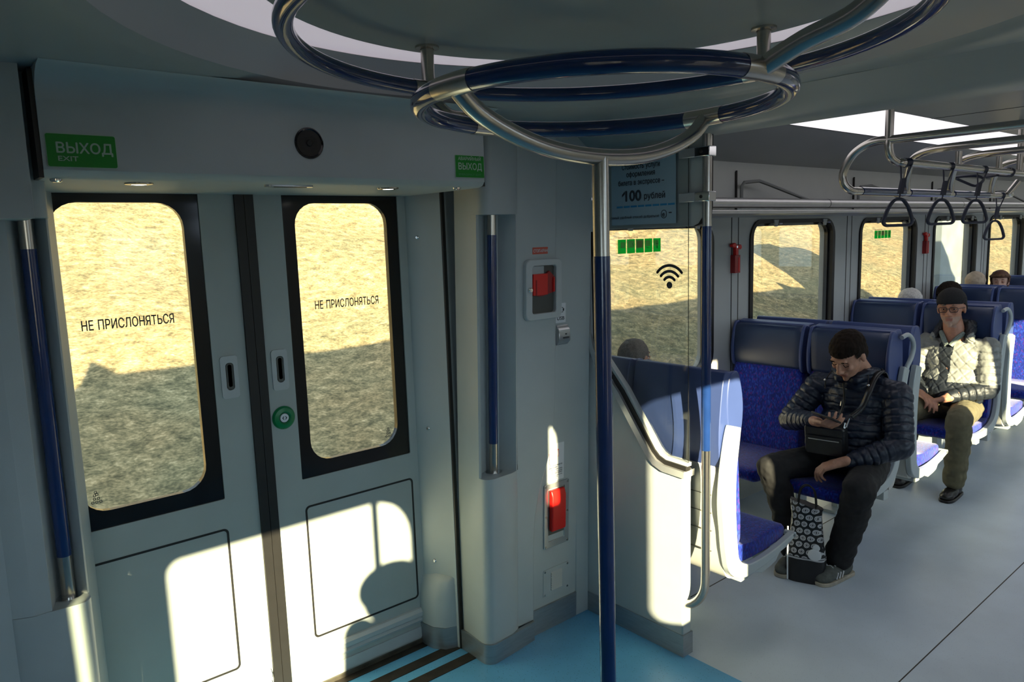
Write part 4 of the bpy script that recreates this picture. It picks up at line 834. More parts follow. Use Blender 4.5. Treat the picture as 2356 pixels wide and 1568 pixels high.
def caps_prim(p0, r0, p1, r1): return ('c', V(p0), r0, V(p1), r1)
def ell(c, r, rot=None): return ('e', V(c), V(r), rot)
def xf(prims, Mx, k=1.0):
    out = []; R3 = Mx.to_3x3()
    for p in prims:
        if p[0] == 'c': out.append(('c', Mx @ p[1], p[2] * k, Mx @ p[3], p[4] * k))
        else: out.append(('e', Mx @ p[1], p[2] * k, (R3.normalized() @ p[3]) if p[3] else R3.normalized()))
    return out
def blob(name, prims, mt, voxel=.006, smooth=4, parent=None, paint=None, disp=None, cut=None, label=None, mats=None):
    """fuse rounded limbs and ellipsoids into one continuous skin"""
    m = M()
    for p in prims:
        if p[0] == 'c':
            _, a, ra, b, rb = p; d = b - a; L_ = d.length
            if L_ < 1e-6: m.ball(a, ra, mt, 8); continue
            t = d / L_; pts = []; rs = []
            for i in range(6): an = PI / 2 * i / 5; pts.append(a - t * ra * math.cos(an)); rs.append(max(1e-4, ra * math.sin(an)))
            for i in range(1, 5): pts.append(a + d * i / 5); rs.append(ra + (rb - ra) * i / 5)
            for i in range(6): an = PI / 2 * i / 5; pts.append(b + t * rb * math.sin(an)); rs.append(max(1e-4, rb * math.cos(an)))
            m.tube(pts, rs, mt, 16)
        else:
            _, c, r, rot = p; t = M(); t.ball((0, 0, 0), 1, mt, 12); R3 = rot if rot else Matrix.Identity(3)
            m.add([V(c) + R3 @ V((v[0] * r[0], v[1] * r[1], v[2] * r[2])) for v in t.v], t.f, mt)
    me = bpy.data.meshes.new('tmp'); me.from_pydata([tuple(v) for v in m.v], [], m.f)
    bm = bmesh.new(); bm.from_mesh(me); bmesh.ops.remove_doubles(bm, verts=bm.verts, dist=1e-5); bmesh.ops.recalc_face_normals(bm, faces=bm.faces); bm.to_mesh(me); bm.free()
    ob = bpy.data.objects.new('tmp', me); COL.objects.link(ob)
    md = ob.modifiers.new('r', 'REMESH'); md.mode = 'VOXEL'; md.voxel_size = voxel
    md = ob.modifiers.new('s', 'SMOOTH'); md.factor = .5; md.iterations = smooth
    me2 = bpy.data.meshes.new_from_object(ob.evaluated_get(bpy.context.evaluated_depsgraph_get()))
    bpy.data.objects.remove(ob); bpy.data.meshes.remove(me)
    me2.name = name; base = V(LOC.get(parent.name, (0, 0, 0))) if parent else V((0, 0, 0))
    if cut:
        bm = bmesh.new(); bm.from_mesh(me2); bmesh.ops.delete(bm, geom=[f for f in bm.faces if cut(f.calc_center_median())], context='FACES'); bm.to_mesh(me2); bm.free()
    me2.materials.clear()
    for q in ([mt] + (mats or [])): me2.materials.append(q)
    if disp:
        nn = [v.normal.copy() for v in me2.vertices]
        for v, n_ in zip(me2.vertices, nn): v.co = v.co + disp(v.co.copy(), n_)
    for p in me2.polygons: p.use_smooth = True; p.material_index = paint(p.center) if paint else 0
    for v in me2.vertices: v.co = v.co - base
    me2.update(); o = bpy.data.objects.new(name, me2); COL.objects.link(o)
    if parent: o.parent = parent; LOC[o.name] = tuple(base)
    if label: o['label'] = label
    return o
HEAD = [ell((-.014, 0, .032), (.094, .075, .084)), ell((.022, 0, -.022), (.062, .062, .082)), ell((.030, 0, -.070), (.050, .047, .036)), caps_prim((.070, 0, -.098), .015, (.064, 0, -.090), .018),
        caps_prim((.083, 0, .018), .0085, (.103, 0, -.024), .0125), ell((.094, .012, -.030), (.011, .009, .008)), ell((.094, -.012, -.030), (.011, .009, .008)),
        caps_prim((.074, -.032, .031), .0115, (.078, .032, .031), .0115), ell((.060, .036, -.018), (.021, .018, .020)), ell((.060, -.036, -.018), (.021, .018, .020)),
        caps_prim((.080, -.017, -.055), .007, (.083, .0, -.053), .0085), caps_prim((.083, 0, -.053), .0085, (.080, .017, -.055), .007), caps_prim((.078, -.014, -.067), .008, (.078, .014, -.067), .008),
        ell((-.006, .076, -.002), (.017, .009, .031)), ell((-.006, -.076, -.002), (.017, .009, .031)), caps_prim((-.020, 0, -.06), .056, (-.045, 0, -.165), .058)]
def eye_dent(Hinv):
    def f(co, n_):
        l = Hinv @ co; d = V((0, 0, 0))
        for s_ in (-1, 1):
            q = (l - V((.080, .030 * s_, .010))).length
            if q < .020: d += (Hinv.inverted().to_3x3() @ V((-.0075, 0, 0))) * (1 - (q / .020) ** 2)
        return d
    return f
def head_mx(c, yaw, pitch=0, roll=0): return Matrix.Translation(c) @ Matrix.Rotation(yaw, 4, 'Z') @ Matrix.Rotation(pitch, 4, 'Y') @ Matrix.Rotation(roll, 4, 'X')
def face_parts(par, H, hairm, closed=False, s=1.0):
    for sd in (-1, 1):
        m = M()
        if not closed:
            m.ball((0.0680, .0300 * sd, .008), .0122, WHITE, 8); m.add([(x + .0022, y, z) for x, y, z in [(.0785 + .0, .030 * sd + .0050 * math.cos(a), .008 + .0050 * math.sin(a)) for a in [2 * PI * i / 12 for i in range(12)]]], [tuple(range(12))], mat('dark_iris', (.03, .02, .015), .2))
            m.tube([(.0765, .030 * sd - .014, .010), (.0795, .030 * sd, .0155), (.0765, .030 * sd + .014, .010)], .0042, SKIN2, 6); m.tube([(.0745, .030 * sd - .013, .004), (.0785, .030 * sd, -.0005), (.0745, .030 * sd + .013, .004)], .0034, SKIN2, 6)
        else: m.tube([(.074, .030 * sd - .014, .006), (.0825, .030 * sd, .002), (.074, .030 * sd + .014, .006)], .0018, HAIRD, 6)
        m.v = [tuple(H @ V(v)) for v in m.v]; m.build('eye', par, smooth=True)
        m = M(); m.tube([(.0835, .014 * sd, .031), (.089, .028 * sd, .037), (.078, .047 * sd, .031)], [.0025, .0035, .0015], hairm, 6); m.v = [tuple(H @ V(v)) for v in m.v]; m.build('eyebrow', par)
def hand_prims(w_, d, n_, side, curl=(20, 30, 20), k=1.0, thumb=.5, spread=.05, wr=.026):
    """wrist, pointing direction, palm normal (towards the inside of the grip), side of the thumb (+1/-1)"""
    w_ = V(w_); d = V(d).normalized(); n_ = V(n_); n_ = (n_ - d * n_.dot(d)).normalized(); l = n_.cross(d) * side; P = []
    for i, off in enumerate((.030, .010, -.010, -.029)):
        kn = w_ + (d * (.088 - .004 * abs(i - 1)) + l * off) * k; P.append(caps_prim(w_ + (d * .012 + l * off * .6) * k, .0165 * k, kn, .0118 * k))
        dd = (d + l * off * spread * 20 * .05).normalized(); p = kn; L3 = [(.042, .026, .021), (.047, .030, .022), (.043, .028, .022), (.034, .021, .019)][i]; a = 0
        for j in range(3):
            a += math.radians(curl[j] + (i - 1) * 5); v = dd * math.cos(a) + n_ * math.sin(a); q = p + v * L3[j] * k
            P.append(caps_prim(p, (.0095 - .0008 * j) * k, q, (.0088 - .0010 * j) * k)); p = q
    tb = w_ + (d * .022 + l * .026) * k; t1 = tb + (d * .62 + l * .62 + n_ * .30 * thumb * 2).normalized() * .042 * k; t2 = t1 + (d * .85 + l * .25 + n_ * .45 * thumb * 2).normalized() * .030 * k; t3 = t2 + (d * .9 - l * .0 + n_ * .40 * thumb * 2).normalized() * .022 * k
    P += [caps_prim(tb, .0155 * k, t1, .0115 * k), caps_prim(t1, .0112 * k, t2, .0100 * k), caps_prim(t2, .0100 * k, t3, .0082 * k), caps_prim(w_ - d * .03, wr * k, w_ + d * .012, wr * k)]
    return P
def seg_s(co, a, b):
    ab = b - a; t = max(0, min(1, (co - a).dot(ab) / ab.length_squared)); return (co - (a + ab * t)).length, t * ab.length, t
def quilt(segs, torso, amp=.007, step=.045, diamond=False):
    """stitched channels: grooves across the sleeves and level (or diamond) across the torso"""
    def f(co, n_):
        best = None
        for a, b, r in segs:
            dd, s_, t = seg_s(co, a, b); q = dd - r
            if best is None or q < best[0]: best = (q, s_, 'a')
        dd, s_, t = seg_s(co, *torso[:2]); q = dd - torso[2]
        if q < best[0]: best = (q, s_, 't')
        wob = noise.noise(co * 14) * .010; wr = noise.noise(co * 38) * .0035 + noise.noise(co * 90) * .0014
        if best[2] == 'a' or not diamond:
            ph = ((best[1] if best[2] == 'a' else co.z) + wob) / step; g = abs((ph % 1) - .5) * 2; h = -amp * max(0, (g - .62) / .38) ** 1.6
        else:
            u = (co.y + co.z * .9 + wob) / .075; v_ = (co.y - co.z * .9 + wob) / .075
            g = max(abs((u % 1) - .5), abs((v_ % 1) - .5)) * 2; h = -amp * .7 * max(0, (g - .75) / .25) ** 1.3
        return n_ * (h + wr)
    return f
def folds(co, n_): return n_ * (noise.noise(V((co.x * 9, co.y * 9, co.z * 22))) * .010 + noise.noise(co * 40) * .003)
def shoe(par, c, yaw, mt, sole, stripes=False, high=0, lab=None):
    Mx = Matrix.Translation(c) @ Matrix.Rotation(yaw, 4, 'Z')
    P = xf([ell((.05, 0, .045), (.10, .044, .038)), ell((-.05, 0, .05), (.065, .038, .045)), ell((.10, 0, .036), (.055, .045, .030)), caps_prim((-.05, 0, .06), .040, (-.055, 0, .085 + high), .040)], Mx)
    o = blob('shoe', P, mt, .006, 5, par, label=lab)
    m = M(); pts = [(.155, 0), (.148, .028), (.11, .046), (.04, .046), (-.06, .038), (-.11, .030), (-.122, 0)]; pp = smooth_path([(a, b, 0) for a, b in pts + [(a, -b) for a, b in pts[1:-1][::-1]]], 3, closed=True)
    m.prism([(p.x, p.y) for p in pp], 'Z', .0, .020, sole); m.v = [tuple(Mx @ V(v)) for v in m.v]; m.build('sole', o, bevel=.004)
    m = M()
    if stripes:
        for i in range(3):
            for sd in (-1, 1): k = M(); k.tube([(.015 + i * .022, sd * .043, .028), (.0 + i * .022, sd * .040, .060)], .0035, STICK, 6); k.v = [tuple(Mx @ V(v)) for v in k.v]; k.build('stripe', o)
    for i in range(4): m.tube([(.055 - i * .02, -.018, .080 + i * .004), (.052 - i * .02, 0, .086 + i * .004), (.055 - i * .02, .018, .080 + i * .004)], .0025, STICK if stripes else BLACK, 6)
    m.v = [tuple(Mx @ V(v)) for v in m.v]; m.build('laces', o); return o

# ---- man with the phone
t = thing('person', 'man in a navy puffer jacket and black trousers, looking down at a phone', 'person', (4.0, 1.85, 0))
Hc = V((3.872, 1.826, 1.165)); yaw = PI - .12; H = head_mx(Hc, yaw, math.radians(38), math.radians(-5)) @ Matrix.Scale(1.08, 4); Hi = H.inverted()
RS, RE_, RW_ = V((4.00, 2.045, .955)), V((3.88, 2.15, .755)), V((3.715, 1.925, .815))
LS, LE, LW = V((4.02, 1.625, .955)), V((3.93, 1.565, .70)), V((3.735, 1.745, .625))
PEL, CH, NK = V((4.02, 1.845, .56)), V((4.035, 1.84, .86)), V((3.96, 1.835, 1.04))
RK, LK, RF, LF = V((3.59, 2.095, .545)), V((3.61, 1.625, .53)), V((3.63, 1.985, .10)), V((3.685, 1.755, .10))
rh = hand_prims(RW_ + V((-.02, -.028, .004)), (-.42, -.88, .05), (.45, -.1, .85), 1, (32, 34, 22), 1.0, .55)
lh = hand_prims(LW + V((-.028, .024, -.006)), (-.42, .80, -.36), (.12, .1, -1), 1, (26, 38, 26), 1.02, .3)
P = xf(HEAD, H, 1.08) + rh + lh + [caps_prim(NK, .05, CH, .07), caps_prim(CH, .10, PEL, .11), caps_prim(RS, .05, RE_, .042), caps_prim(RE_, .042, RW_, .028), caps_prim(LS, .05, LE, .042), caps_prim(LE, .042, LW, .028), caps_prim(PEL + V((0, .09, 0)), .08, RK, .05), caps_prim(PEL - V((0, .09, 0)), .08, LK, .05), caps_prim(RK, .048, RF, .035), caps_prim(LK, .048, LF, .035), caps_prim(CH + V((0, 0, .06)), .08, RS, .05), caps_prim(CH + V((0, 0, .06)), .08, LS, .05), caps_prim(NK, .058, H @ V((-.03, 0, -.08)), .06)]
def paint1(c):
    l = Hi @ c
    return 1 if (abs(l.y) < .022 and -.073 < l.z < -.050 and l.x > .078) else 0
body = blob('body', P, SKIN1, .0048, 3, t, paint=paint1, mats=[LIP], disp=eye_dent(Hi)); face_parts(body, H, HAIRD, closed=True)
def hair_cut(Hi, front=.050, line=.055):
    def f(c):
        l = Hi @ c
        if l.x > .02 and l.z < line + (.02 - abs(l.y) * .25): return l.x > .02 and l.z < line - .0 + .35 * max(0, .06 - abs(l.y)) * 0 and l.x > .035 or l.z < .02
        if l.x > -.01: return l.z < .015 or (l.x > .012 and l.z < .02)
        if l.x > -.03: return l.z < .012 and abs(l.y) > .05 and l.z < -.0 or l.z < -.03
        return l.z < -.055
    return f
blob('hair', xf([ell((-.016, 0, .036), (.101, .082, .090)), ell((-.035, 0, -.01), (.078, .076, .070))], H, 1.08), HAIRD, .005, 3, t, cut=hair_cut(Hi), disp=lambda c, n_: n_ * (noise.noise(c * 70) * .004), label='short dark hair')
tor = [ell(CH + V((.005, 0, .02)), (.145, .205, .16)), ell(PEL + V((-.015, 0, .09)), (.165, .205, .17)), ell((PEL + CH) / 2 + V((-.02, 0, .02)), (.16, .20, .16)), caps_prim(CH + V((-.01, .10, .09)), .085, RS, .078), caps_prim(CH + V((-.01, -.10, .09)), .085, LS, .078), caps_prim(CH + V((-.01, 0, .12)), .10, NK + V((.02, 0, -.02)), .085)]
arms = [(RS, RE_, .076, .068), (RE_, RW_ + V((.02, .02, -.004)), .068, .046), (LS, LE, .078, .070), (LE, LW + V((.02, -.015, .0)), .070, .048)]
coll = [caps_prim(NK + V((-.060, .045, -.01)), .030, NK + V((.0, .085, .02)), .034), caps_prim(NK + V((-.060, -.045, -.01)), .030, NK + V((.0, -.085, .02)), .034), caps_prim(NK + V((0, .085, .02)), .036, NK + V((.08, .07, .0)), .045), caps_prim(NK + V((0, -.085, .02)), .036, NK + V((.08, -.08, .0)), .045), caps_prim(NK + V((.08, .08, -.02)), .045, NK + V((.08, -.08, -.02)), .045),
        caps_prim(NK + V((.05, .12, -.03)), .03, NK + V((.09, .0, -.07)), .05), caps_prim(NK + V((.05, -.13, -.03)), .035, NK + V((.09, .0, -.07)), .05)]
segs = [(a, b, (r0 + r1) / 2) for a, b, r0, r1 in arms]
jk = blob('jacket', tor + [caps_prim(a, r0, b, r1) for a, b, r0, r1 in arms] + coll, NAVY, .0055, 3, t, disp=quilt(segs, (PEL, CH + V((0, 0, .08)), .16), .008, .042), label='navy quilted jacket with a hood')
m = M(); m.tube(smooth_path([NK + V((-.088, .01, -.03)), V((3.885, 1.845, .90)), V((3.835, 1.855, .78)), V((3.82, 1.86, .66))], 6), .006, BLACK, 8); m.tube([V((3.868, 1.850, .908)), V((3.863, 1.851, .885))], .0045, CHROME, 8); m.build('zip', jk)
m = M()
for s_ in (-1, 1): m.tube(smooth_path([NK + V((-.04, s_ * .10, .02)), NK + V((-.075, s_ * .115, -.03)), NK + V((-.085, s_ * .11, -.075))], 4), .003, BLACK, 6); m.ball(NK + V((-.075, s_ * .118, -.028)), .008, CHROME, 5)
m.build('drawstring', jk)
leg = lambda hip, k, f, r: [caps_prim(hip, r + .020, (hip + k) / 2, r + .006), caps_prim((hip + k) / 2, r + .006, k, r), caps_prim(k, r, (k + f) / 2 + V((.02, 0, 0)), r - .006), caps_prim((k + f) / 2 + V((.02, 0, 0)), r - .006, f, r - .010)]
tr = blob('trousers', leg(PEL + V((0, .10, -.01)), RK, RF, .078) + leg(PEL + V((0, -.10, -.01)), LK, LF, .080) + [ell(PEL, (.14, .19, .10))], BLKT, .007, 3, t, disp=folds, label='loose black trousers')
shoe(t, V((3.60, 1.975, 0)), PI + .12, SNEAK, SOLE, True); shoe(t, V((3.655, 1.745, 0)), PI - .18, SNEAK, SOLE, True)
# phone
pc = RW_ + V((-.075, -.105, .052)); dz = V((-.30, -.94, -.06)).normalized(); nz = V((.42, -.06, .86)); nz = (nz - dz * nz.dot(dz)).normalized(); lz = nz.cross(dz)
m = M(); m.prism(rr(-.074, .074, -.036, .036, .008), 'Z', -.0045, .0045, BLACK); Mx = Matrix((dz, lz, nz)).transposed().to_4x4(); Mx.translation = pc
m.v = [tuple(Mx @ V(v)) for v in m.v]; t = thing('phone', 'black phone held in the right hand of the man in the navy jacket', 'phone', tuple(pc)); m.build('case', t, bevel=.002)
m = M(); m.prism(rr(-.070, .070, -.033, .033, .006), 'Z', .0046, .0052, BLACKG); m.v = [tuple(Mx @ V(v)) for v in m.v]; m.build('screen', t)
# shoulder bag
bc = V((3.765, 1.878, .715)); t = thing('shoulder_bag', 'small black leather shoulder bag on the lap of the man with the phone', 'bag', tuple(bc))
def bagpt(m, yaw, c, tilt=0): Mb = Matrix.Translation(c) @ Matrix.Rotation(yaw, 4, 'Z') @ Matrix.Rotation(tilt, 4, 'Y'); m.v = [tuple(Mb @ V(v)) for v in m.v]; return m
m = M(); m.prism(rr(-.105, .105, -.085, .085, .02), 'X', -.035, .035, BLKL); bagpt(m, .15, bc, -.18).build('body', t, bevel=.012, seg=3)
m = M(); m.prism(rr(-.095, .095, -.075, .03, .015), 'X', -.044, -.034, BLKL); m.box(-.047, -.044, -.08, .08, .008, .014, SILVER); bagpt(m, .15, bc, -.18).build('front_pocket', t, bevel=.004)
m = M(); m.tube([(-.01, -.098, .08), (.01, -.098, .1), (.03, -.1, .08)], .004, CHROME, 8); m.tube(smooth_path([(.0, -.104, .085), (.003, -.112, .110), (.008, -.12, .135)], 4), .005, CHROME, 8); m.tube([(-.012, .10, .03), (-.012, .108, -.04)], .005, SILVER, 8); bagpt(m, .15, bc, -.18).build('buckle', t)
m = M(); a = Matrix.Translation(bc) @ Matrix.Rotation(.15, 4, 'Z') @ V((.01, -.12, .135)); pth = smooth_path([a, V((3.835, 1.725, .90)), V((3.865, 1.705, .98)), V((3.93, 1.70, 1.055)), V((4.02, 1.70, 1.07)), V((4.12, 1.72, .99))], 8)
A_ = []
for i, p in enumerate(pth):
    tt = (pth[min(i + 1, len(pth) - 1)] - pth[max(i - 1, 0)]).normalized(); side = tt.cross(V((-1, 0, .15))).normalized(); A_.append((p - side * .015, p + side * .015))
m.add([q for ab in A_ for q in ab], [(2 * i, 2 * i + 1, 2 * i + 3, 2 * i + 2) for i in range(len(A_) - 1)], BLKL); m.build('strap', t, solid=.005)
# patterned carrier bag
def pattern_mat():
    m = bpy.data.materials.new('black_white_motif_plastic'); m.use_nodes = True; nt = m.node_tree; N = nt.nodes; L = nt.links; b = N['Principled BSDF']; b.inputs['Roughness'].default_value = .3
    tc = N.new('ShaderNodeTexCoord'); sp = N.new('ShaderNodeSeparateXYZ'); L.new(tc.outputs['Object'], sp.inputs[0])
    def mth(op, a, b_=None, c_=None):
        q = N.new('ShaderNodeMath'); q.operation = op
        for i, v in enumerate((a, b_, c_)):
            if v is None: continue
            if isinstance(v, (int, float)): q.inputs[i].default_value = v
            else: L.new(v, q.inputs[i])
        return q.outputs[0]
    v = mth('MULTIPLY', sp.outputs[2], 1 / .037); row = mth('FLOOR', v); sh = mth('MULTIPLY', mth('MODULO', row, 2.0), .5)
    h = mth('ADD', mth('ADD', mth('MULTIPLY', sp.outputs[1], 1 / .040), mth('MULTIPLY', sp.outputs[0], 1 / .040)), sh); fx = mth('SUBTRACT', mth('FRACT', h), .5); fz = mth('SUBTRACT', mth('FRACT', v), .5)
    d = mth('SQRT', mth('ADD', mth('MULTIPLY', fx, fx), mth('MULTIPLY', fz, fz))); mx_ = mth('MAXIMUM', mth('ABSOLUTE', fx), mth('ABSOLUTE', fz)); mn = mth('MINIMUM', mth('ABSOLUTE', fx), mth('ABSOLUTE', fz))
    ring = mth('COMPARE', d, .33, .075); lobes = mth('MULTIPLY', mth('LESS_THAN', mx_, .19), mth('GREATER_THAN', d, .10))
    tot = mth('MULTIPLY', mth('MAXIMUM', ring, lobes), mth('GREATER_THAN', sp.outputs[2], .135))
    lo = mth('MULTIPLY', mth('COMPARE', sp.outputs[2], .128, .004), 1.0); tot = mth('MAXIMUM', tot, lo)
    x = N.new('ShaderNodeMixRGB'); L.new(tot, x.inputs[0]); x.inputs[1].default_value = (.010, .010, .012, 1); x.inputs[2].default_value = (.55, .56, .58, 1); L.new(x.outputs[0], b.inputs['Base Color']); return m
PATT = pattern_mat(); INN = mat('pale_bag_lining', (.30, .26, .24), .6, var=.2)
t = thing('carrier_bag', 'black carrier bag with white ring motifs standing between the shoes of the seated man', 'bag', (3.53, 1.855, 0)); t.rotation_euler = (0, 0, .35)
LOC[t.name] = (0, 0, 0)
rows_ = []; Hh = .415
for k in range(13):
    z = Hh * k / 12; wd = .088 + .012 * math.sin(k * .5) - .004 * (k > 10); dp = .050 - .020 * k / 12
    row = []
    for i in range(32):
        a = 2 * PI * i / 32; cx_, cy_ = math.cos(a), math.sin(a); p = 3.5; r_ = (abs(cx_) ** p + abs(cy_) ** p) ** (-1 / p)
        nz_ = noise.noise(V((cx_ * 2.5, cy_ * 2.5, z * 16))) * .008 * (k > 0)
        row.append((cx_ * r_ * (dp + nz_) + (.012 * (k / 12)), cy_ * r_ * (wd + nz_) , z + (.022 * cy_ if k == 12 else 0) + noise.noise(V((a, 1, 3))) * .01 * (k == 12)))
    rows_.append(row)
m = M(); m.add([p for r_ in rows_ for p in r_], [(k * 32 + i, k * 32 + (i + 1) % 32, (k + 1) * 32 + (i + 1) % 32, (k + 1) * 32 + i) for k in range(12) for i in range(32)] + [tuple(range(32))], PATT); m.build('shell', t, ang=60)
m = M(); inner = [[(p[0] * .95, p[1] * .97, p[2] - .001) for p in r_] for r_ in rows_[8:]]; m.add([p for r_ in inner for p in r_], [(k * 32 + i, k * 32 + (i + 1) % 32, (k + 1) * 32 + (i + 1) % 32, (k + 1) * 32 + i) for k in range(4) for i in range(32)] + [tuple(range(32))], INN); m.build('lining', t, ang=60)
for s_, hgt in ((-1, .11), (1, .09)):
    m = M(); m.tube(smooth_path([(s_ * .018 + .012, -.045, Hh - .02), (s_ * .02 + .012, -.035, Hh + hgt * .7), (s_ * .02 + .012, .0, Hh + hgt), (s_ * .02 + .012, .035, Hh + hgt * .7), (s_ * .018 + .012, .045, Hh - .02)], 6), .0035, BLACK, 8); m.build('handle', t)
m = M(); m.tube([(-.052, .084, .30), (-.056, .082, .12), (-.054, .080, .01)], .004, STICK, 6); m.build('white_seam', t)
m = M(); m.ball((-.052, -.050, .165), .034, STICK, 10, (.12, 1, .95)); m.ball((-.052, -.058, .205), .018, STICK, 8, (.12, 1, 1)); m.build('emblem', t, label='white printed emblem')

# ---- man in the beanie
t = thing('person', 'older man in a black beanie, glasses and pale quilted jacket', 'person', (5.75, 1.93, 0))
Hc = V((5.70, 1.963, 1.245)); H = head_mx(Hc, PI + .16, math.radians(2), math.radians(3)) @ Matrix.Scale(1.07, 4); Hi = H.inverted()
PEL, CH, NK = V((5.70, 1.92, .56)), V((5.76, 1.93, .86)), V((5.755, 1.955, 1.075))
RS, RE_, RW_ = V((5.76, 2.135, .985)), V((5.70, 2.20, .72)), V((5.50, 2.065, .655))
LS, LE, LW = V((5.76, 1.735, .985)), V((5.68, 1.70, .70)), V((5.50, 1.885, .655))
RK, LK, RF, LF = V((5.30, 2.08, .55)), V((5.30, 1.745, .55)), V((5.40, 2.10, .12)), V((5.33, 1.765, .13))
rh = hand_prims(RW_ + V((-.02, -.012, .0)), (-.55, -.78, -.22), (-.1, .2, -1), -1, (22, 30, 20), 1.05, .3); lh = hand_prims(LW + V((-.012, .012, -.012)), (-.35, .88, -.25), (-.1, .1, -1), 1, (25, 34, 24), 1.02, .3)
P = xf(HEAD, H, 1.07) + rh + lh + [caps_prim(H @ V((-.03, 0, -.08)), .06, CH + V((0, 0, .1)), .08), caps_prim(CH, .12, PEL, .12), caps_prim(RS, .05, RE_, .042), caps_prim(RE_, .042, RW_, .03), caps_prim(LS, .05, LE, .042), caps_prim(LE, .042, LW, .03), caps_prim(PEL + V((0, .09, 0)), .08, RK, .05), caps_prim(PEL - V((0, .09, 0)), .08, LK, .05), caps_prim(RK, .048, RF, .035), caps_prim(LK, .048, LF, .035), caps_prim(CH + V((0, 0, .06)), .08, RS, .05), caps_prim(CH + V((0, 0, .06)), .08, LS, .05)]
def paint2(c):
    l = Hi @ c
    if abs(l.y) < .022 and -.071 < l.z < -.052 and l.x > .078: return 1
    if l.z < -.045 and l.x > .02 and l.z > -.12: return 2
    return 0
body = blob('body', P, SKIN2, .0052, 3, t, paint=paint2, mats=[LIP, STUB], disp=eye_dent(Hi)); face_parts(body, H, HAIRG)
blob('beanie', xf([ell((-.016, 0, .052), (.106, .088, .088)), ell((-.030, 0, .01), (.092, .088, .070)), caps_prim((.030, -.055, .050), .024, (.030, .055, .050), .024)], H, 1.07), KNIT, .006, 3, t, cut=lambda c: (Hi @ c).z < .040 - .55 * max(0, -(Hi @ c).x + .02) - .0 and not ((Hi @ c).z > -.05 and (Hi @ c).x < -.0 and abs((Hi @ c).y) > .0 and (Hi @ c).z > .03 + (Hi @ c).x * .9), disp=lambda c, n_: n_ * .001 * math.sin(c.y * 900), label='black knitted beanie')
g = M()
for s_ in (-1, 1):
    yy = .031 * s_; lp_ = [(.100 - .012 * abs(a) / 30, yy + q[0], .006 + q[1]) for q, a in zip(rr(-.024, .024, -.016, .016, .012, 4), [0] * 20)]; g.tube(lp_, .0022, mat('glasses_frame', (.03, .02, .018), .3), 8, closed=True); g.tube([(.097, s_ * .055, .012), (.05, s_ * .076, .012), (.0, s_ * .080, .008)], .0018, MATS['glasses_frame'], 6)
g.tube([(.100, -.007, .010), (.104, 0, .013), (.100, .007, .010)], .0018, MATS['glasses_frame'], 6); g.v = [tuple(H @ V(v)) for v in g.v]; gl = g.build('glasses', t)
g = M()
for s_ in (-1, 1): g.prism(rr(.031 * s_ - .023, .031 * s_ + .023, -.009, .021, .011), 'X', .0995, .1003, CLEAR)
g.v = [tuple(H @ V(v)) for v in g.v]; g.build('lens', gl)
tor = [ell(CH + V((.0, 0, .02)), (.135, .205, .16)), ell(PEL + V((-.01, 0, .09)), (.15, .20, .15)), ell((PEL + CH) / 2, (.15, .205, .16)), caps_prim(CH + V((0, .10, .09)), .08, RS, .076), caps_prim(CH + V((0, -.10, .09)), .08, LS, .076)]
arms = [(RS, RE_, .075, .068), (RE_, RW_ + V((.025, .012, 0)), .066, .046), (LS, LE, .077, .070), (LE, LW + V((.025, -.012, 0)), .068, .046)]
segs = [(a, b, (r0 + r1) / 2) for a, b, r0, r1 in arms]
def paintj(c):
    if c.z < .745: return 1
    if (c - LS).length > .01 and c.x < 5.70 and abs(c.y - (1.965 + (c.z - .85) * .05)) < .032 + max(0, c.z - .8) * .10: return 1
    return 0
jk = blob('jacket', tor + [caps_prim(a, r0, b, r1) for a, b, r0, r1 in arms] + [caps_prim(NK + V((-.02, .10, -.02)), .03, NK + V((.06, .05, .0)), .05), caps_prim(NK + V((-.02, -.11, -.02)), .03, NK + V((.06, -.05, .0)), .05), caps_prim(NK + V((.07, -.06, .0)), .05, NK + V((.07, .06, .0)), .05), caps_prim(NK + V((-.05, .115, -.03)), .032, NK + V((.05, .085, .045)), .045), caps_prim(NK + V((-.05, -.115, -.03)), .032, NK + V((.05, -.085, .045)), .045), caps_prim(NK + V((.06, -.07, .04)), .05, NK + V((.06, .07, .04)), .05)], OLIVEJ, .0065, 3, t, paint=lambda c: 1 if ((c - (NK + V((.04, 0, 0)))).length < .155 and c.z > 1.03) else paintj(c), mats=[BLKJ], disp=quilt(segs, (PEL, CH + V((0, 0, .08)), .15), .009, .05, True), label='pale quilted jacket with dark lower half and hood')
m = M(); m.tube(smooth_path([NK + V((-.035, .072, .0)), NK + V((-.070, .048, -.03)), NK + V((-.098, .012, -.085))], 5), [.017] * 11, SHIRT, 8); m.tube(smooth_path([NK + V((-.035, -.072, .0)), NK + V((-.070, -.048, -.03)), NK + V((-.098, -.012, -.085))], 5), [.017] * 11, SHIRT, 8); m.build('shirt_collar', t, label='grey green collar')
blob('trousers', leg(PEL + V((0, .09, -.01)), RK, RF, .072) + leg(PEL + V((0, -.09, -.01)), LK, LF, .080) + [ell(PEL, (.14, .18, .10))], KHAKI, .007, 3, t, disp=folds, label='olive trousers')
shoe(t, V((5.345, 1.775, 0)), PI, BOOT, BOOT, False, .03); shoe(t, V((5.42, 2.12, 0)), PI, BOOT, BOOT, False, .03)

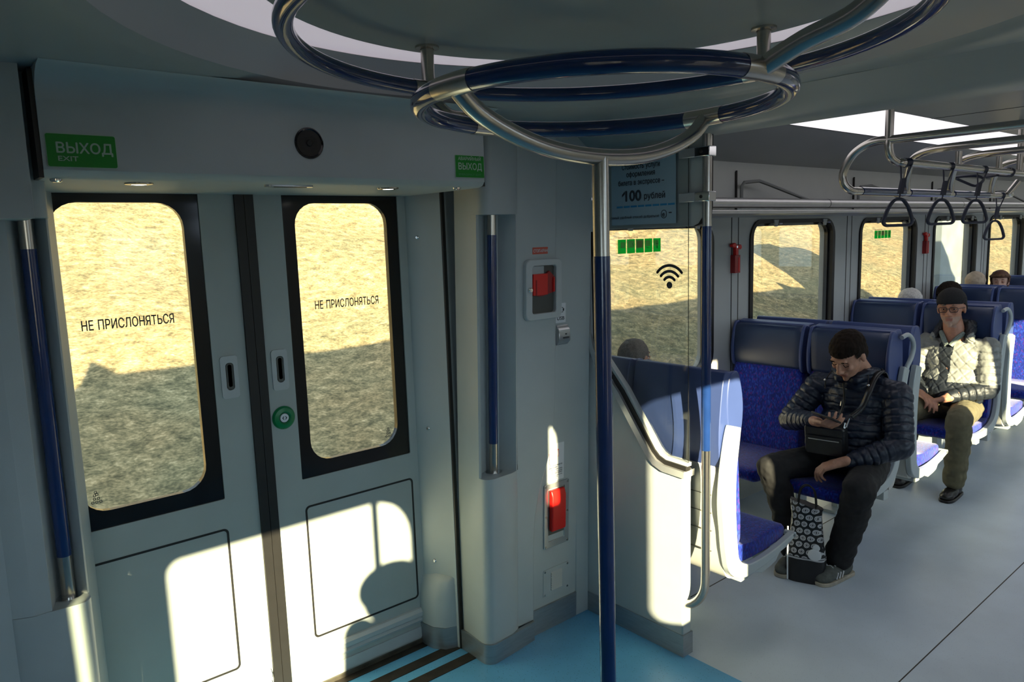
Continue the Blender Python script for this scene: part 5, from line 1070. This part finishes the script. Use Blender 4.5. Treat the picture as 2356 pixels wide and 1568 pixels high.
# ---- passengers of whom little shows
def passenger(lab, c, yaw, skin, hairm, coat, hairp, cutf=None, pitch=0, extra=None, bald=False):
    t = thing('person', lab, 'person', (c[0], c[1], 0)); H = head_mx(V(c), yaw, pitch) ; Hi = H.inverted(); f = V((math.cos(yaw), math.sin(yaw), 0)); l = V((-f.y, f.x, 0)); c = V(c)
    sh = c + V((0, 0, -.26)) - f * .04; pel = V((c.x, c.y, .56)) - f * .02
    b = blob('body', xf(HEAD, H) + [caps_prim(c + V((0, 0, -.14)) - f * .03, .055, sh, .09), caps_prim(sh, .12, pel, .12), caps_prim(sh + l * .12, .05, pel + l * .14 + V((0, 0, .12)), .04), caps_prim(sh - l * .12, .05, pel - l * .14 + V((0, 0, .12)), .04), caps_prim(pel, .09, pel + f * .38 + l * .12, .06), caps_prim(pel, .09, pel + f * .38 - l * .12, .06), caps_prim(pel + f * .38 + l * .12, .055, pel + f * .36 + l * .12 + V((0, 0, -.50)), .04), caps_prim(pel + f * .38 - l * .12, .055, pel + f * .36 - l * .12 + V((0, 0, -.50)), .04)], skin, .008, 3, t, disp=eye_dent(Hi))
    face_parts(b, H, hairm if not bald else HAIRG)
    blob('coat', [ell(sh + V((0, 0, -.06)), (.13, .13, .13)), caps_prim(sh + l * .12 + V((0, 0, -.01)), .07, pel + l * .15 + V((0, 0, .12)), .055), caps_prim(sh - l * .12 + V((0, 0, -.01)), .07, pel - l * .15 + V((0, 0, .12)), .055), caps_prim(sh + V((0, 0, -.05)) + l * .06, .13, pel + l * .05, .14), caps_prim(sh + V((0, 0, -.05)) - l * .06, .13, pel - l * .05, .14)], coat, .012, 4, t)
    blob('trousers', [caps_prim(pel + l * .08, .10, pel + f * .38 + l * .12, .075), caps_prim(pel - l * .08, .10, pel + f * .38 - l * .12, .075), caps_prim(pel + f * .38 + l * .12, .075, pel + f * .36 + l * .12 + V((0, 0, -.48)), .07), caps_prim(pel + f * .38 - l * .12, .075, pel + f * .36 - l * .12 + V((0, 0, -.48)), .07)], BLKT, .014, 3, t)
    if hairp: blob('hair', xf(hairp, H), hairm, .007, 3, t, cut=(lambda p: cutf(Hi @ p)) if cutf else None, disp=lambda p, n_: n_ * noise.noise(p * 60) * .004)
    if extra: extra(t, H)
    return t
cap = lambda l: (l.x > .03 and l.z < .055) or (l.x > -.01 and l.z < .02) or l.z < -.05
passenger('man with close-cropped grey hair seated behind the glass screen, seen from behind', (3.0, 2.56, 1.175), 0.1, SKIN1, HAIRG, BLKJ, [ell((-.016, 0, .034), (.0965, .0775, .0865)), ell((-.035, 0, -.01), (.073, .071, .066))], cap, bald=True)
passenger('white-haired person seated beyond the window seat, only the top of the hair showing', (6.42, 2.52, 1.195), 0.1, SKIN3, HAIRW, BLKJ, [ell((-.016, 0, .036), (.108, .092, .098)), ell((-.035, 0, -.01), (.09, .085, .08))], cap)
passenger('dark-haired person half hidden between the headrests behind the man in the beanie', (7.26, 2.53, 1.19), PI - .35, SKIN3, HAIRD, BLKJ, [ell((-.016, 0, .036), (.112, .098, .100)), ell((-.045, 0, -.04), (.085, .098, .12))], lambda l: (l.x > .035 and l.z < .045 and abs(l.y) < .06), pitch=.25)
passenger('pale-haired person far down the saloon in front of the concrete wall window', (8.02, 2.56, 1.245), 0.0, SKIN3, mat('blonde_hair', (.42, .33, .24), .7, var=.2), BLKJ, [ell((-.016, 0, .036), (.104, .088, .095)), ell((-.035, 0, -.01), (.085, .08, .075))], cap)
def band_(t, H):
    m = M(); m.tube([H @ V((.002 + .096 * math.cos(a), .084 * math.sin(a), .062 - .03 * math.cos(a) * -0.6)) for a in [2 * PI * i / 24 for i in range(24)]], .013, mat('headband_cloth', (.12, .06, .03), .8, var=.6, scale=60), 8, closed=True); m.build('headband', t, label='patterned headband')
passenger('woman with a patterned headband looking out between the far headrests', (8.93, 2.625, 1.205), PI + .25, SKIN3, mat('auburn_hair', (.10, .035, .015), .6, var=.3), mat('red_coat', (.25, .02, .03), .7), [ell((-.020, 0, .038), (.104, .092, .096)), ell((-.045, 0, -.03), (.075, .090, .10))], lambda l: (l.x > .03 and l.z < .05), extra=band_)

# ---- people standing behind the photographer's position (their shadows fall on the doors)
def standing(lab, x, y, top, yaw, coat, hairm, wide=1.0, arms_up=False, hp=None):
    t = thing('person', lab, 'person', (x, y, 0)); f = V((math.cos(yaw), math.sin(yaw), 0)); l = V((-f.y, f.x, 0)); k = top / 1.75; c = V((x, y, top - .115)); H = head_mx(c, yaw)
    sh = V((x, y, top - .33 * k)); pel = V((x, y, .93 * k)); P = xf(HEAD, H) + [caps_prim(c + V((0, 0, -.12)), .055, sh, .09), caps_prim(sh, .11, pel, .12)]
    cp = [ell(sh + V((0, 0, -.12)), (.13 * wide, .19 * wide, .2)), caps_prim(sh + V((0, 0, -.10)), .14 * wide, pel + V((0, 0, -.1)), .15 * wide)]
    for s_ in (-1, 1):
        S = sh + l * s_ * .17 * wide + V((0, 0, .02)); 
        if arms_up and s_ == arms_up: E_ = S + f * .12 + l * s_ * .06 + V((0, 0, -.10)); W_ = E_ + f * .02 - l * s_ * .14 + V((0, 0, .24)); P += hand_prims(W_, (0, 0, 1), f, s_, (50, 60, 40))
        else: E_ = S + V((0, 0, -.27 * k)) + l * s_ * .03; W_ = E_ + V((0, 0, -.24 * k)) + f * .06; P += hand_prims(W_, (.1 * f.x, .1 * f.y, -1), -l * s_, s_, (15, 20, 15))
        P += [caps_prim(S, .05, E_, .042), caps_prim(E_, .04, W_, .028)]; cp += [caps_prim(S, .075 * wide, E_, .062), caps_prim(E_, .06, W_, .045)]
        hip, kn, an = pel + l * s_ * .09, V((x, y, .48 * k)) + l * s_ * .10, V((x, y, .09)) + l * s_ * .10
        P += [caps_prim(hip, .08, kn, .055), caps_prim(kn, .053, an, .038)]
    b = blob('body', P, SKIN3, .009, 3, t); face_parts(b, H, hairm); blob('coat', cp, coat, .013, 4, t)
    blob('trousers', [caps_prim(pel + l * s_ * .09, .11, V((x, y, .48 * k)) + l * s_ * .10, .08) for s_ in (-1, 1)] + [caps_prim(V((x, y, .48 * k)) + l * s_ * .10, .08, V((x, y, .10)) + l * s_ * .10, .07) for s_ in (-1, 1)], BLKT, .014, 3, t)
    blob('hair', xf(hp or [ell((-.016, 0, .036), (.110, .096, .100)), ell((-.035, 0, -.02), (.092, .095, .09))], H), hairm, .008, 3, t, cut=lambda p: (H.inverted() @ p).x > .035 and (H.inverted() @ p).z < .055)
    for s_ in (-1, 1): shoe(t, V((x, y, 0)) + l * s_ * .10 + f * .03, yaw, BOOT, BOOT)
    return t
standing('short photographer standing behind the viewpoint, whose head throws the round shadow on the door', .075, -.20, 1.45, PI / 2, BLKJ, HAIRD, 1.0, hp=[ell((-.01, 0, .03), (.13, .165, .115)), ell((-.03, 0, -.03), (.11, .15, .09))])

t = thing('monopod', 'short stick with a small dark camera rising from the photographer, outside the picture', 'monopod', (.05, -.12, 1.30))
m = M(); m.cyl((.05, -.12, 1.30), (.05, -.12, 1.80), .017, BLACK, 12); m.build('stick', t)
m = M(); m.box(-.02, .11, -.16, -.10, 1.80, 1.88, BLACK); m.build('camera_body', t, bevel=.006)
t = thing('door_notice', 'opaque sheet added over the opposite door pane to block sun, outside the picture', 'notice', (.57, YR - .005, 1.5))
m = M(); m.box(.38, .765, YR - .004, YR - .002, .94, 2.03, STICK); m.box(.765, .84, YR - .004, YR - .002, .94, 1.63, STICK); m.build('sheet', t)  # added unseen sheet, cut so only a narrow strip of sun gets through
